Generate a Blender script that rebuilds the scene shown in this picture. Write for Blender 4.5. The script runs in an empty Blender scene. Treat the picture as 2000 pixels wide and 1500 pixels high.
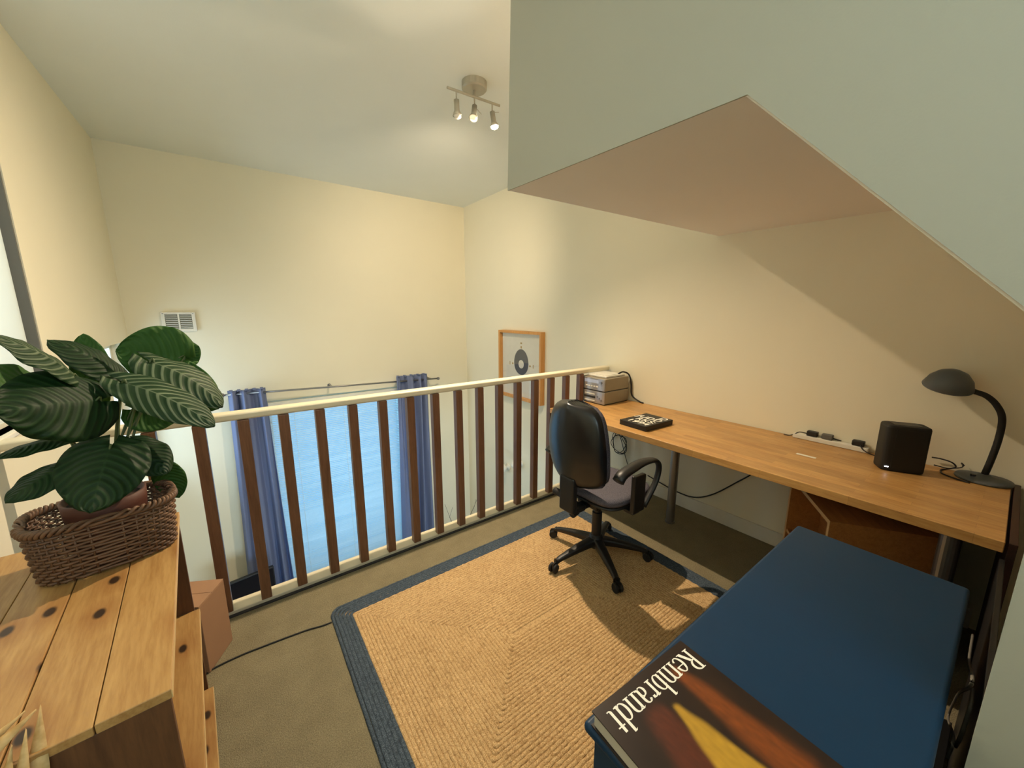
import bpy, bmesh, math, random
from math import sin, cos, pi, radians, atan, tan, sqrt
from mathutils import Vector, Matrix, noise as mnoise
random.seed(7)
C = bpy.context.scene.collection
sc = bpy.context.scene

# ------------------------------------------------------------------ camera, world, big lights, exposure
cam_d = bpy.data.cameras.new('camera'); cam = bpy.data.objects.new('camera', cam_d); C.objects.link(cam)
FPX = 735.0; PITCH = atan((750-612)/FPX); YAW = radians(53.4823)
cam_d.sensor_width = 36; cam_d.lens = FPX/2000*36; cam_d.clip_start = .02
cam.location = (0, 0, 1.5); cam.rotation_euler = (pi/2-PITCH, 0, YAW-pi/2)
sc.camera = cam
sc.view_settings.view_transform = 'Standard'; sc.view_settings.look = 'None'
sc.view_settings.exposure = 0.0; sc.view_settings.gamma = 1; sc.view_settings.use_curve_mapping = False
sc.cycles.use_denoising = True
sc.cycles.max_bounces = 10; sc.cycles.diffuse_bounces = 8; sc.cycles.transmission_bounces = 8
sc.cycles.sample_clamp_indirect = 4
W = bpy.data.worlds.new('daylight'); sc.world = W; W.use_nodes = True
bg = W.node_tree.nodes['Background']; bg.inputs[0].default_value = (.32, .66, 1, 1); bg.inputs[1].default_value = .9

def area(name, loc, rot, sx, sy, e, col):
    l = bpy.data.lights.new(name, 'AREA'); l.shape = 'RECTANGLE'; l.size = sx; l.size_y = sy
    l.energy = e; l.color = col
    o = bpy.data.objects.new(name, l); o.location = loc; o.rotation_euler = rot; C.objects.link(o); return o
area('daylight_far_window', (.97, 5.3, -.5), (pi/2, 0, pi), 1.6, 2.3, 27, (.20, .62, 1))      # outside the blind, shining in (-Y)
area('daylight_side_window', (-1.25, 2.0, 1.9), (0, -pi/2, 0), 1.4, 1.5, 40, (.78, .92, 1))
area('daylight_lower_window', (-1.35, 4.3, .6), (0, -pi/2, 0), 1.2, .8, 36, (.62, .82, 1))
area('fill_behind', (.15, -1.60, 2.25), (pi/2+.45, 0, radians(8)), 1.3, .9, 38, (.70, .90, 1))  # fill light added behind the camera, no window is built there
area('fill_below_mezzanine', (1.0, -1.62, -1.35), (pi/2, 0, 0), 2.4, 1.5, 110, (.55, .78, 1))  # added cool fill under the mezzanine to brighten the lower room

# ------------------------------------------------------------------ helpers
F_ = Vector((cos(YAW)*cos(PITCH), sin(YAW)*cos(PITCH), -sin(PITCH)))
R_ = Vector((sin(YAW), -cos(YAW), 0)); U_ = R_.cross(F_)
def at(x, y, Y):      # authoring aid: where a sight line of the photograph meets the upright plane at depth Y
    d = F_ + R_*((x-1000)/FPX) - U_*((y-750)/FPX); k = Y/d.y
    return Vector((0, 0, 1.5)) + d*k

def link(name, me, m=None, parent=None, smooth=False, bevel=0, seg=2, auto=True):
    o = bpy.data.objects.new(name, me); C.objects.link(o)
    if m is not None:
        me.materials.append(m)
    if parent: o.parent = parent
    if smooth:
        for p in me.polygons: p.use_smooth = True
    if bevel:
        b = o.modifiers.new('bevel', 'BEVEL'); b.width = bevel; b.segments = seg; b.limit_method = 'ANGLE'; b.angle_limit = radians(40)
        if seg > 1:
            for p in me.polygons: p.use_smooth = True
            b.harden_normals = True
    return o
def tag(o, label=None, cat=None, group=None, kind=None):
    if label: o['label'] = label
    if cat: o['category'] = cat
    if group: o['group'] = group
    if kind: o['kind'] = kind
    return o
def thing(name, label, cat, loc=(0, 0, 0), rz=0, group=None):
    o = bpy.data.objects.new(name, None); o.empty_display_size = .1; C.objects.link(o)
    o.location = loc; o.rotation_euler = (0, 0, rz); return tag(o, label, cat, group)
def copy_tree(o, parent=None):
    c = o.copy(); C.objects.link(c); c.parent = parent
    for ch in list(o.children): copy_tree(ch, c)
    return c

class MB:
    def __init__(s): s.v = []; s.f = []
    def add(s, v, f):
        n = len(s.v); s.v += [tuple(p) for p in v]; s.f += [tuple(i+n for i in q) for q in f]; return s
    def box(s, c, d, M=None):
        x, y, z = c; a, b, h = d[0]/2, d[1]/2, d[2]/2
        v = [Vector((x+i*a, y+j*b, z+k*h)) for k in (-1, 1) for j in (-1, 1) for i in (-1, 1)]
        if M: v = [M @ p for p in v]
        return s.add(v, [(0, 2, 3, 1), (4, 5, 7, 6), (0, 1, 5, 4), (2, 6, 7, 3), (0, 4, 6, 2), (1, 3, 7, 5)])
    def b2(s, x0, x1, y0, y1, z0, z1, M=None):
        return s.box(((x0+x1)/2, (y0+y1)/2, (z0+z1)/2), (abs(x1-x0), abs(y1-y0), abs(z1-z0)), M)
    def prism(s, pts, ax, a, b):      # pts: 2D outline; ax: extrusion axis
        n = len(pts)
        def P(p, t):
            return {'x': (t, p[0], p[1]), 'y': (p[0], t, p[1]), 'z': (p[0], p[1], t)}[ax]
        v = [P(p, a) for p in pts] + [P(p, b) for p in pts]
        f = [tuple(range(n))[::-1], tuple(range(n, 2*n))] + [(i, (i+1) % n, (i+1) % n+n, i+n) for i in range(n)]
        return s.add(v, f)
    def tube(s, pts, r, n=8, caps=True, closed=False):
        pts = [Vector(p) for p in pts]; m = len(pts)
        rr = r if isinstance(r, (list, tuple)) else [r]*m
        t0 = (pts[1]-pts[0]).normalized()
        up = Vector((0, 0, 1)) if abs(t0.z) < .9 else Vector((1, 0, 0))
        nrm = (up - t0*up.dot(t0)).normalized(); v = []; f = []
        for i, p in enumerate(pts):
            if closed: t = (pts[(i+1) % m]-pts[i-1]).normalized()
            else: t = (pts[min(i+1, m-1)]-pts[max(i-1, 0)]).normalized()
            nrm = (nrm - t*nrm.dot(t)).normalized(); b = t.cross(nrm)
            for k in range(n):
                a = 2*pi*k/n; v.append(p+(nrm*cos(a)+b*sin(a))*rr[i])
        L = m if closed else m-1
        for i in range(L):
            j = (i+1) % m
            for k in range(n):
                f.append((i*n+k, i*n+(k+1) % n, j*n+(k+1) % n, j*n+k))
        if caps and not closed: f.append(tuple(range(n))[::-1]); f.append(tuple((m-1)*n+k for k in range(n)))
        return s.add(v, f)
    def lathe(s, prof, c=(0, 0, 0), n=24, M=None):     # prof: (r, z) pairs
        v = []; f = []; m = len(prof)
        for r, z in prof:
            for k in range(n):
                a = 2*pi*k/n; p = Vector((r*cos(a), r*sin(a), z))
                if M: p = M @ p
                v.append(p+Vector(c))
        for i in range(m-1):
            for k in range(n): f.append((i*n+k, i*n+(k+1) % n, (i+1)*n+(k+1) % n, (i+1)*n+k))
        if prof[0][0] > 1e-5: f.append(tuple(range(n))[::-1])
        if prof[-1][0] > 1e-5: f.append(tuple((m-1)*n+k for k in range(n)))
        return s.add(v, f)
    def mesh(s, name='m'):
        me = bpy.data.meshes.new(name); me.from_pydata([tuple(p) for p in s.v], [], s.f); me.validate(); me.update(); return me
    def build(s, name, m, parent=None, smooth=False, bevel=0, seg=2):
        return link(name, s.mesh(name), m, parent, smooth, bevel, seg)
def recalc(o):
    bm = bmesh.new(); bm.from_mesh(o.data); bmesh.ops.recalc_face_normals(bm, faces=bm.faces); bm.to_mesh(o.data); bm.free(); return o
def bez(pts, n=8):    # smooth (Catmull-Rom) line through points
    P = [Vector(p) for p in pts]; P = [P[0]*2-P[1]]+P+[P[-1]*2-P[-2]]; out = []
    for i in range(1, len(P)-2):
        for k in range(n):
            t = k/n; a, b, c, d = P[i-1:i+3]
            out.append(.5*((2*b)+(c-a)*t+(2*a-5*b+4*c-d)*t*t+(3*b-a-3*c+d)*t**3))
    out.append(P[-2]); return out
def struct(o): o['kind'] = 'structure'; return o

# ------------------------------------------------------------------ materials
def hexc(r, g, b):
    f = lambda c: (c/255/12.92) if c <= 10 else ((c/255+.055)/1.055)**2.4
    return (f(r), f(g), f(b), 1)
class NT:
    def __init__(s, name, rough=.6, col=(.5, .5, .5, 1), metal=0, spec=.5):
        s.m = bpy.data.materials.new(name); s.m.use_nodes = True; s.t = s.m.node_tree; s.n = s.t.nodes
        s.b = s.n['Principled BSDF']; s.b.inputs['Roughness'].default_value = rough
        s.b.inputs['Base Color'].default_value = col; s.b.inputs['Metallic'].default_value = metal
        s.b.inputs['Specular IOR Level'].default_value = spec; s.m.diffuse_color = col
    def N(s, typ, **kw):
        n = s.n.new(typ)
        for k, v in kw.items():
            if k in n.inputs: n.inputs[k].default_value = v
            else: setattr(n, k, v)
        return n
    def L(s, a, b): s.t.links.new(a, b)
    def coords(s, scale=(1, 1, 1), kind='Object', rot=(0, 0, 0), rnd=False):
        tc = s.N('ShaderNodeTexCoord'); mp = s.N('ShaderNodeMapping'); mp.inputs['Scale'].default_value = scale
        mp.inputs['Rotation'].default_value = rot
        s.L(tc.outputs[kind], mp.inputs['Vector'])
        if rnd:
            oi = s.N('ShaderNodeObjectInfo'); cx = s.N('ShaderNodeCombineXYZ'); ml = s.N('ShaderNodeMath', operation='MULTIPLY'); ml.inputs[1].default_value = 37.
            s.L(oi.outputs['Random'], ml.inputs[0])
            for i in range(3): s.L(ml.outputs[0], cx.inputs[i])
            s.L(cx.outputs[0], mp.inputs['Location'])
        return mp.outputs[0]
    def noise(s, vec, scale, detail=3, rough=.5, dist=0):
        n = s.N('ShaderNodeTexNoise'); n.inputs['Scale'].default_value = scale; n.inputs['Detail'].default_value = detail
        n.inputs['Roughness'].default_value = rough; n.inputs['Distortion'].default_value = dist
        s.L(vec, n.inputs['Vector']); return n.outputs['Fac']
    def ramp(s, fac, stops):
        r = s.N('ShaderNodeValToRGB'); e = r.color_ramp.elements
        e[0].position, e[0].color = stops[0]; e[1].position, e[1].color = stops[-1]
        for p, c in stops[1:-1]: x = e.new(p); x.color = c
        s.L(fac, r.inputs[0]); return r.outputs[0]
    def mix(s, fac, a, b, mode='MIX'):
        m = s.N('ShaderNodeMix', data_type='RGBA', blend_type=mode)
        for i, v in ((0, fac), (6, a), (7, b)):
            if hasattr(v, 'links'): s.L(v, m.inputs[i])
            else: m.inputs[i].default_value = v
        return m.outputs[2]
    def col(s, c): s.L(c, s.b.inputs['Base Color']); return s
    def bump(s, h, strength=.3, dist=.002):
        b = s.N('ShaderNodeBump'); b.inputs['Strength'].default_value = strength; b.inputs['Distance'].default_value = dist
        s.L(h, b.inputs['Height']); s.L(b.outputs[0], s.b.inputs['Normal']); return s
BW = lambda v: (v, v, v, 1)

def paint(name, c, rough=.75, bump=.12):
    t = NT(name, rough); v = t.coords()
    t.col(t.mix(t.noise(v, 1.7, 4), c, tuple(x*.93 for x in c[:3])+(1,)))
    t.bump(t.noise(v, 160, 3), bump, .002); return t.m
def plain(name, c, rough=.5, metal=0, spec=.5, bump=0, bs=300):
    t = NT(name, rough, c, metal, spec)
    v = t.coords(); t.col(t.mix(t.noise(v, 14, 3), c, tuple(x*.88 for x in c[:3])+(1,)))
    if bump: t.bump(t.noise(v, bs, 2), bump, .001)
    return t.m
def wood(name, base, dark, axis='x', rough=.5, knots=False, stretch=14, staves=None):
    t = NT(name, rough); sc3 = {'x': (1, stretch, stretch), 'y': (stretch, 1, stretch), 'z': (stretch, stretch, 1)}[axis]
    v = t.coords(sc3, rnd=True); g = t.noise(v, 3.2, 6, .62, .6); fine = t.noise(v, 16, 4, .6)
    c = t.ramp(g, [(.3, dark), (.5, tuple((a+b)/2 for a, b in zip(base, dark))), (.72, base)])
    c = t.mix(.35, c, t.ramp(fine, [(.35, dark), (.6, base)]))
    if staves:
        w = t.coords(); br = t.N('ShaderNodeTexBrick'); br.inputs['Scale'].default_value = 1
        br.inputs['Brick Width'].default_value = staves[0]; br.inputs['Row Height'].default_value = staves[1]; br.inputs['Mortar Size'].default_value = .0006
        br.inputs['Color1'].default_value = BW(.78); br.inputs['Color2'].default_value = BW(1.12); br.inputs['Mortar'].default_value = BW(.6)
        mp = t.N('ShaderNodeMapping'); mp.inputs['Rotation'].default_value = (0, 0, pi/2 if axis == 'y' else 0)
        t.L(w, mp.inputs['Vector']); t.L(mp.outputs[0], br.inputs['Vector'])
        c = t.mix(.75, c, br.outputs['Color'], 'MULTIPLY')
    if knots:
        ks = {'x': (.55, 1, 1), 'y': (1, .55, 1), 'z': (1, 1, .55)}[axis]
        kv = t.coords(ks, rnd=True, rot=(pi/2, 0, 0) if axis == 'z' else (0, 0, 0)); vo = t.N('ShaderNodeTexVoronoi', voronoi_dimensions='2D'); vo.inputs['Scale'].default_value = 6.4; t.L(kv, vo.inputs['Vector'])
        kn = t.ramp(vo.outputs['Distance'], [(.05, BW(1)), (.085, BW(0))])
        halo = t.ramp(vo.outputs['Distance'], [(.06, BW(1)), (.33, BW(0))])
        c = t.mix(t.mix(.55, BW(0), halo), c, (dark[0]*.8, dark[1]*.6, dark[2]*.5, 1))
        c = t.mix(kn, c, (.03, .014, .006, 1))
    t.col(c); t.bump(g, .12, .001); return t.m

M = {}
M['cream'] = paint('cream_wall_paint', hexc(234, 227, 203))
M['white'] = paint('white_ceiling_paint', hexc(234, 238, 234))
M['bulk'] = paint('bulkhead_side_shaded', hexc(177, 176, 162))  # bulkhead paint darkened, the shade on its side put into the colour
M['soffit'] = paint('soffit_lightened', hexc(238, 232, 224))  # same bulkhead lightened below, bounced lamp light put into the colour
M['gloss'] = plain('white_gloss_paint', hexc(232, 228, 214), .35)
M['railcream'] = plain('cream_gloss_paint', hexc(226, 215, 186), .4)
M['baluster'] = wood('dark_stained_timber', hexc(132, 92, 66), hexc(98, 64, 44), 'z', .38)
M['desk'] = wood('oiled_beech_worktop', hexc(200, 158, 98), hexc(166, 118, 64), 'y', .38, stretch=9, staves=(.33, .045))
M['shelfwood'] = wood('beech_veneer', hexc(178, 122, 66), hexc(140, 88, 42), 'x', .5)
M['plyedge'] = plain('pale_board_edge', hexc(206, 168, 120), .6)
M['pine'] = wood('knotty_pine', hexc(186, 148, 92), hexc(150, 108, 58), 'y', .45, knots=True, stretch=10)
M['pinez'] = wood('knotty_pine_upright', hexc(160, 116, 68), hexc(120, 80, 42), 'z', .5, knots=True, stretch=10)
M['pine_shaded'] = wood('shaded_pine_end', hexc(112, 74, 44), hexc(78, 48, 28), 'z', .55, knots=True, stretch=10)  # same pine, with the shade on the near end put into its colour
M['pineedge'] = plain('pine_cut_edge', hexc(214, 180, 124), .6)
M['frame'] = wood('ash_frame', hexc(214, 160, 92), hexc(184, 124, 60), 'z', .45)
M['darkwood'] = wood('dark_brown_board', hexc(62, 34, 24), hexc(38, 20, 14), 'x', .5)
M['steel'] = plain('brushed_steel', hexc(150, 148, 146), .35, .85)
M['silver'] = plain('silver_plastic', hexc(146, 136, 116), .42, .2, bump=.05)
M['silver2'] = plain('silver_front', hexc(168, 164, 160), .3, .5)
M['black'] = plain('black_plastic', hexc(24, 24, 25), .42, bump=.15)
M['blackshell'] = plain('black_satin_shell', hexc(22, 24, 27), .30, spec=.6)
M['blackbox'] = plain('black_matt_casing', hexc(20, 19, 17), .6)
M['rubber'] = plain('black_rubber', hexc(18, 18, 18), .7)
M['cable'] = plain('black_cable', hexc(26, 24, 22), .6)
M['greycable'] = plain('grey_cable', hexc(120, 116, 108), .6)
M['blue'] = plain('blue_painted_board', hexc(17, 50, 78), .42, spec=.25, bump=.12, bs=60)
M['whiteplastic'] = plain('white_plastic', hexc(226, 222, 210), .4)
M['greyplastic'] = plain('grey_plastic', hexc(96, 94, 88), .5)
M['lampgrey'] = plain('dark_grey_enamel', hexc(88, 94, 98), .45)
M['nickel'] = plain('satin_nickel', hexc(176, 172, 158), .4, .4)
M['card'] = plain('brown_cardboard', hexc(158, 120, 90), .85, bump=.2, bs=90)
M['paper'] = plain('white_paper', hexc(226, 222, 208), .8)
M['pages'] = plain('book_pages', hexc(196, 192, 180), .8)
M['blackcard'] = plain('black_book_cloth', hexc(20, 18, 16), .5)
M['ink'] = plain('white_ink', hexc(236, 232, 218), .6)
M['brownink'] = plain('tan_ink', hexc(170, 138, 70), .6)
M['greyink'] = plain('charcoal_ink', hexc(76, 78, 84), .5)
M['terracotta'] = plain('dark_terracotta', hexc(84, 44, 30), .6, bump=.2, bs=80)
M['soil'] = plain('potting_soil', hexc(44, 30, 20), .95, bump=.8, bs=120)
M['tv'] = plain('tv_screen_glass', hexc(12, 14, 26), .12)
M['darkgap'] = plain('shadow_gap_strip', hexc(46, 44, 46), .8)
M['slot'] = plain('dark_slot', hexc(40, 36, 30), .6)
M['display'] = plain('pale_blue_display', hexc(178, 192, 222), .25)
M['ventgrey'] = plain('vent_backing', hexc(120, 122, 108), .7)
M['twig'] = plain('dark_twig', hexc(50, 40, 32), .8)

def carpet():
    t = NT('beige_carpet', .95, spec=.1); v = t.coords()
    n1 = t.noise(v, 9, 5, .6); n2 = t.noise(v, 220, 3, .7)
    c = t.ramp(n1, [(.3, hexc(120, 110, 86)), (.7, hexc(146, 136, 108))])
    c = t.mix(.5, c, t.ramp(n2, [(.3, hexc(88, 80, 62)), (.7, hexc(176, 164, 132))]))
    t.col(c); t.bump(n2, .9, .006); return t.m
M['carpet'] = carpet()
def braid(name, a, b, c2):
    t = NT(name, .9, spec=.15); v = t.coords()
    n1 = t.noise(v, 330, 2, .6); n2 = t.noise(v, 70, 2, .6); n3 = t.noise(v, 5, 3)
    c = t.ramp(n1, [(.3, a), (.5, b), (.72, c2)])
    c = t.mix(t.ramp(n2, [(.52, BW(0)), (.68, BW(.55))]), c, a)
    c = t.mix(t.ramp(n3, [(.35, BW(0)), (.7, BW(.2))]), c, a)
    t.col(c); t.bump(n1, .8, .003); return t.m
M['jute'] = braid('braided_jute', hexc(150, 116, 74), hexc(206, 172, 124), hexc(234, 206, 160))
M['juteblue'] = braid('blue_grey_braid', hexc(44, 52, 62), hexc(72, 84, 96), hexc(108, 120, 132))
M['wicker'] = wood('brown_wicker', hexc(120, 86, 58), hexc(66, 44, 30), 'x', .55, stretch=2)
def fabric(name, c, c2, scale=260, rough=.9, translucent=0):
    t = NT(name, rough, spec=.15); v = t.coords(); n = t.noise(v, scale, 2, .6)
    t.col(t.ramp(n, [(.35, c), (.65, c2)])); t.bump(n, .4, .001)
    if translucent:
        tr = t.N('ShaderNodeBsdfTranslucent'); tr.inputs[0].default_value = c2
        mx = t.N('ShaderNodeMixShader'); mx.inputs[0].default_value = translucent
        t.L(t.b.outputs[0], mx.inputs[1]); t.L(tr.outputs[0], mx.inputs[2])
        t.L(mx.outputs[0], t.n['Material Output'].inputs[0])
    return t.m
M['seatfabric'] = fabric('grey_seat_fabric', hexc(70, 68, 76), hexc(104, 100, 108))
M['curtain'] = fabric('lilac_blue_curtain', hexc(124, 136, 172), hexc(150, 160, 192), 500, .9, .40)
M['slat'] = fabric('white_blind_slat', hexc(206, 214, 216), hexc(216, 222, 224), 40, .5, .5)
M['roller'] = fabric('white_roller_blind', hexc(226, 226, 216), hexc(232, 232, 224), 400, .8, .45)
def glass(name, refl=.06):
    m = bpy.data.materials.new(name); m.use_nodes = True; t = m.node_tree; t.nodes.clear()
    o = t.nodes.new('ShaderNodeOutputMaterial'); a = t.nodes.new('ShaderNodeBsdfTransparent'); g = t.nodes.new('ShaderNodeBsdfGlossy'); g.inputs['Roughness'].default_value = .02
    x = t.nodes.new('ShaderNodeMixShader'); x.inputs[0].default_value = refl
    t.links.new(a.outputs[0], x.inputs[1]); t.links.new(g.outputs[0], x.inputs[2]); t.links.new(x.outputs[0], o.inputs[0]); return m
M['glass'] = glass('window_glass')
M['glass_dull'] = glass('weathered_window_glass', .01)
for n_ in M['glass_dull'].node_tree.nodes:
    if n_.type == 'BSDF_GLOSSY': n_.inputs['Roughness'].default_value = .45
def emit(name, c, s):
    t = NT(name, .3, c); t.b.inputs['Emission Color'].default_value = c; t.b.inputs['Emission Strength'].default_value = s; return t.m
M['bulb_on'] = emit('lit_bulb', (1, .80, .48, 1), 30)
M['bulb_dim'] = emit('frosted_bulb', (1, .86, .60, 1), .55)
M['led'] = emit('white_led', (1, .95, 1, 1), 5)
def leafmat(name, base, pale, under=False):
    t = NT(name, .55 if not under else .6, spec=.22)
    uv = t.N('ShaderNodeUVMap'); sep = t.N('ShaderNodeSeparateXYZ'); t.L(uv.outputs[0], sep.inputs[0])
    ab = t.N('ShaderNodeMath', operation='ABSOLUTE'); t.L(sep.outputs[1], ab.inputs[0])
    pw = t.N('ShaderNodeMath', operation='POWER'); pw.inputs[1].default_value = 1.35; t.L(ab.outputs[0], pw.inputs[0])
    m1 = t.N('ShaderNodeMath', operation='MULTIPLY'); m1.inputs[1].default_value = .36; t.L(pw.outputs[0], m1.inputs[0])
    sb = t.N('ShaderNodeMath', operation='SUBTRACT'); t.L(sep.outputs[0], sb.inputs[0]); t.L(m1.outputs[0], sb.inputs[1])
    m2 = t.N('ShaderNodeMath', operation='MULTIPLY'); m2.inputs[1].default_value = 2*pi*9; t.L(sb.outputs[0], m2.inputs[0])
    sn = t.N('ShaderNodeMath', operation='SINE'); t.L(m2.outputs[0], sn.inputs[0])
    r = t.ramp(sn.outputs[0], [(.35, BW(0)), (.8, BW(1))])
    c = t.mix(r, base, pale)
    mid = t.ramp(ab.outputs[0], [(.0, BW(1)), (.045, BW(0))]); c = t.mix(mid, c, pale)
    v = t.coords(); c = t.mix(t.noise(v, 12, 2), c, base)
    t.col(c); t.bump(sn.outputs[0], .35, .003)
    tr = t.N('ShaderNodeBsdfTranslucent'); tr.inputs[0].default_value = (.10, .26, .03, 1)
    mx = t.N('ShaderNodeMixShader'); mx.inputs[0].default_value = .16
    t.L(t.b.outputs[0], mx.inputs[1]); t.L(tr.outputs[0], mx.inputs[2]); t.L(mx.outputs[0], t.n['Material Output'].inputs[0])
    return t.m
M['leaf_dark'] = leafmat('striped_leaf_top', hexc(18, 42, 16), hexc(42, 70, 34))
M['leaf_pale'] = leafmat('silver_striped_leaf_top', hexc(36, 60, 32), hexc(140, 152, 120))
M['leaf_under'] = leafmat('leaf_underside', hexc(52, 88, 34), hexc(66, 100, 42), True)
M['leaf_green'] = leafmat('plain_green_leaf_face', hexc(50, 92, 32), hexc(58, 100, 38))
M['stem'] = plain('green_leaf_stalk', hexc(70, 84, 40), .5)

# ------------------------------------------------------------------ room shell
XL, XR, YF, YB, ZC, ZL = -.75, 2.72, 4.78, -1.7, 2.91, -2.35
T = .15
struct(MB().b2(XL-T, XR+T, YB-T, YF+T, ZC, ZC+T).build('ceiling', M['white']))
struct(MB().b2(XL, XR, YB, 2.27, -.26, 0).build('floor', M['carpet']))
struct(MB().b2(XL-T, XR+T, YB-T, YF+T, ZL-T, ZL).build('floor_lower', M['carpet']))
# far wall with the tall window opening
WX0, WX1, WZ0, WZ1 = .2, 1.74, -1.70, .56
w = MB(); w.b2(XL-T, WX0, YF, YF+T, ZL, ZC); w.b2(WX1, XR+T, YF, YF+T, ZL, ZC); w.b2(WX0, WX1, YF, YF+T, WZ1, ZC); w.b2(WX0, WX1, YF, YF+T, ZL, WZ0)
struct(w.build('wall_far', M['cream']))
struct(MB().b2(XR, XR+T, YB-T, YF, ZL, ZC).build('wall_right', M['cream']))
# left wall: high window beside the mezzanine, lower window beyond it
A0, A1, AZ0, AZ1 = 1.35, 2.85, 1.04, 2.66
B0, B1, BZ0, BZ1 = 3.93, 4.68, .0, 1.26
w = MB()
w.b2(XL-T, XL, YB-T, A0, ZL, ZC); w.b2(XL-T, XL, A0, A1, ZL, AZ0); w.b2(XL-T, XL, A0, A1, AZ1, ZC)
w.b2(XL-T, XL, A1, B0, ZL, ZC); w.b2(XL-T, XL, B0, B1, ZL, BZ0); w.b2(XL-T, XL, B0, B1, BZ1, ZC); w.b2(XL-T, XL, B1, YF, ZL, ZC)
struct(w.build('wall_left', M['cream']))
struct(MB().b2(XL-T, XR+T, YB-T, YB, ZL, ZC).build('wall_back', M['cream']))
# stair bulkhead: boxed landing and sloping underside
prof = [(1.40, ZC), (1.43, 2.025), (.47, 2.005), (-.055, 1.445), (-.055, 0), (YB, 0), (YB, ZC)]
bk = MB().prism(prof, 'x', 1.035, 1.0405)
prof2 = [(1.38, ZC), (1.36, 2.02), (.49, 2.01), (-1.35, .02), (YB, .02), (YB, ZC)]
n = 6
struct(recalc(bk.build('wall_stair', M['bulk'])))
bk = MB()
v = [(1.041, y, z) for y, z in [(1.40, ZC), (1.427, 2.025), (.475, 2.005), (-1.40, 0.0), (YB, 0), (YB, ZC)]] + \
    [(XR, y, z) for y, z in [(1.30, ZC), (1.33, 2.015), (.475, 2.005), (-1.40, 0.0), (YB, 0), (YB, ZC)]]
bk.add(v, [tuple(range(n))[::-1], tuple(range(n, 2*n))]+[(i, (i+1) % n, (i+1) % n+n, i+n) for i in range(n)])
struct(recalc(bk.build('wall_bulkhead', M['soffit'])))
# skirting
struct(MB().b2(XR-.018, XR, -.05, 2.15, 0, .10).build('baseboard_right', M['gloss'], bevel=.004))

# window 1 (far, tall)
w1 = bpy.data.objects.new('window_1', None); w1['kind'] = 'structure'; C.objects.link(w1)
m = MB(); y0, y1 = YF+.04, YF+.10
m.b2(WX0, WX0+.06, y0, y1, WZ0, WZ1); m.b2(WX1-.06, WX1, y0, y1, WZ0, WZ1)
m.b2(WX0+.06, WX1-.06, y0, y1, WZ1-.06, WZ1); m.b2(WX0+.06, WX1-.06, y0, y1, WZ0, WZ0+.07)
m.build('window_frame', M['gloss'], w1, bevel=.004)
for a, b in ((WX0+.06, WX1-.06),):
    MB().b2(a, b, YF+.065, YF+.072, WZ0+.07, WZ1-.06).build('pane', M['glass_dull'], w1)
MB().b2(WX0-.04, WX1+.04, YF-.05, YF+.04, WZ0-.03, WZ0).build('window_sill', M['gloss'], w1, bevel=.006)
# window 2 (left wall above mezzanine)
w2 = bpy.data.objects.new('window_2', None); w2['kind'] = 'structure'; C.objects.link(w2)
x0, x1 = XL-.14, XL-.10; m = MB()
m.b2(x0, x1, A0, A0+.05, AZ0, AZ1); m.b2(x0, x1, A1-.05, A1, AZ0, AZ1); m.b2(x0, x1, A0+.05, A1-.05, AZ0, AZ0+.05); m.b2(x0, x1, A0+.05, A1-.05, AZ1-.05, AZ1)
m.build('window_frame', M['gloss'], w2, bevel=.003)
MB().b2(XL-.125, XL-.118, A0+.05, A1-.05, AZ0+.05, AZ1-.05).build('pane', M['glass'], w2)
MB().b2(XL-.10, XL+.02, A0-.02, A1+.02, AZ0-.022, AZ0).build('window_sill', M['gloss'], w2, bevel=.005)
# window 3 (left wall, lower room)
w3 = bpy.data.objects.new('window_3', None); w3['kind'] = 'structure'; C.objects.link(w3)
m = MB(); m.b2(x0, x1, B0, B0+.05, BZ0, BZ1); m.b2(x0, x1, B1-.05, B1, BZ0, BZ1); m.b2(x0, x1, B0+.05, B1-.05, BZ0, BZ0+.05); m.b2(x0, x1, B0+.05, B1-.05, BZ1-.05, BZ1)
m.build('window_frame', M['gloss'], w3, bevel=.003)
MB().b2(XL-.125, XL-.118, B0+.05, B1-.05, BZ0+.05, BZ1-.05).build('pane', M['glass'], w3)

# ------------------------------------------------------------------ mezzanine edge and balustrade
struct(MB().b2(XL, XR, 2.27, 2.29, -.28, .002).build('trim_1', M['gloss'], bevel=.003))
struct(MB().b2(XL, 2.70, 2.150, 2.168, 0, .006).build('rail_shadow_strip', M['darkgap']))  # dark strip standing in for the shadow line along the bottom rail
RY = 2.2
rail = thing('balustrade', 'cream-topped wooden balustrade with dark brown balusters along the mezzanine edge', 'balustrade', (1, RY, 0))
def rb(a): return [p for p in a]
MB().b2(XL-1+.002, 1.70, -.033, .037, .998, 1.036).build('handrail', M['railcream'], rail, bevel=.012, seg=4)
rail['label'] = rail['label']
MB().b2(XL-1+.002, 1.70, -.030, .062, 0, .022).build('bottom_rail', M['railcream'], rail, bevel=.004)
bm0 = MB().b2(-.0235, .0235, -.034, .010, .0222, .997).mesh('baluster')
bm0.materials.append(M['baluster'])
for i in range(18):
    X = -.502+.1672*i
    o = bpy.data.objects.new('baluster', bm0); C.objects.link(o); o.parent = rail; o.location = (X-1, 0, 0)
    b = o.modifiers.new('bevel', 'BEVEL'); b.width = .003; b.segments = 2

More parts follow.
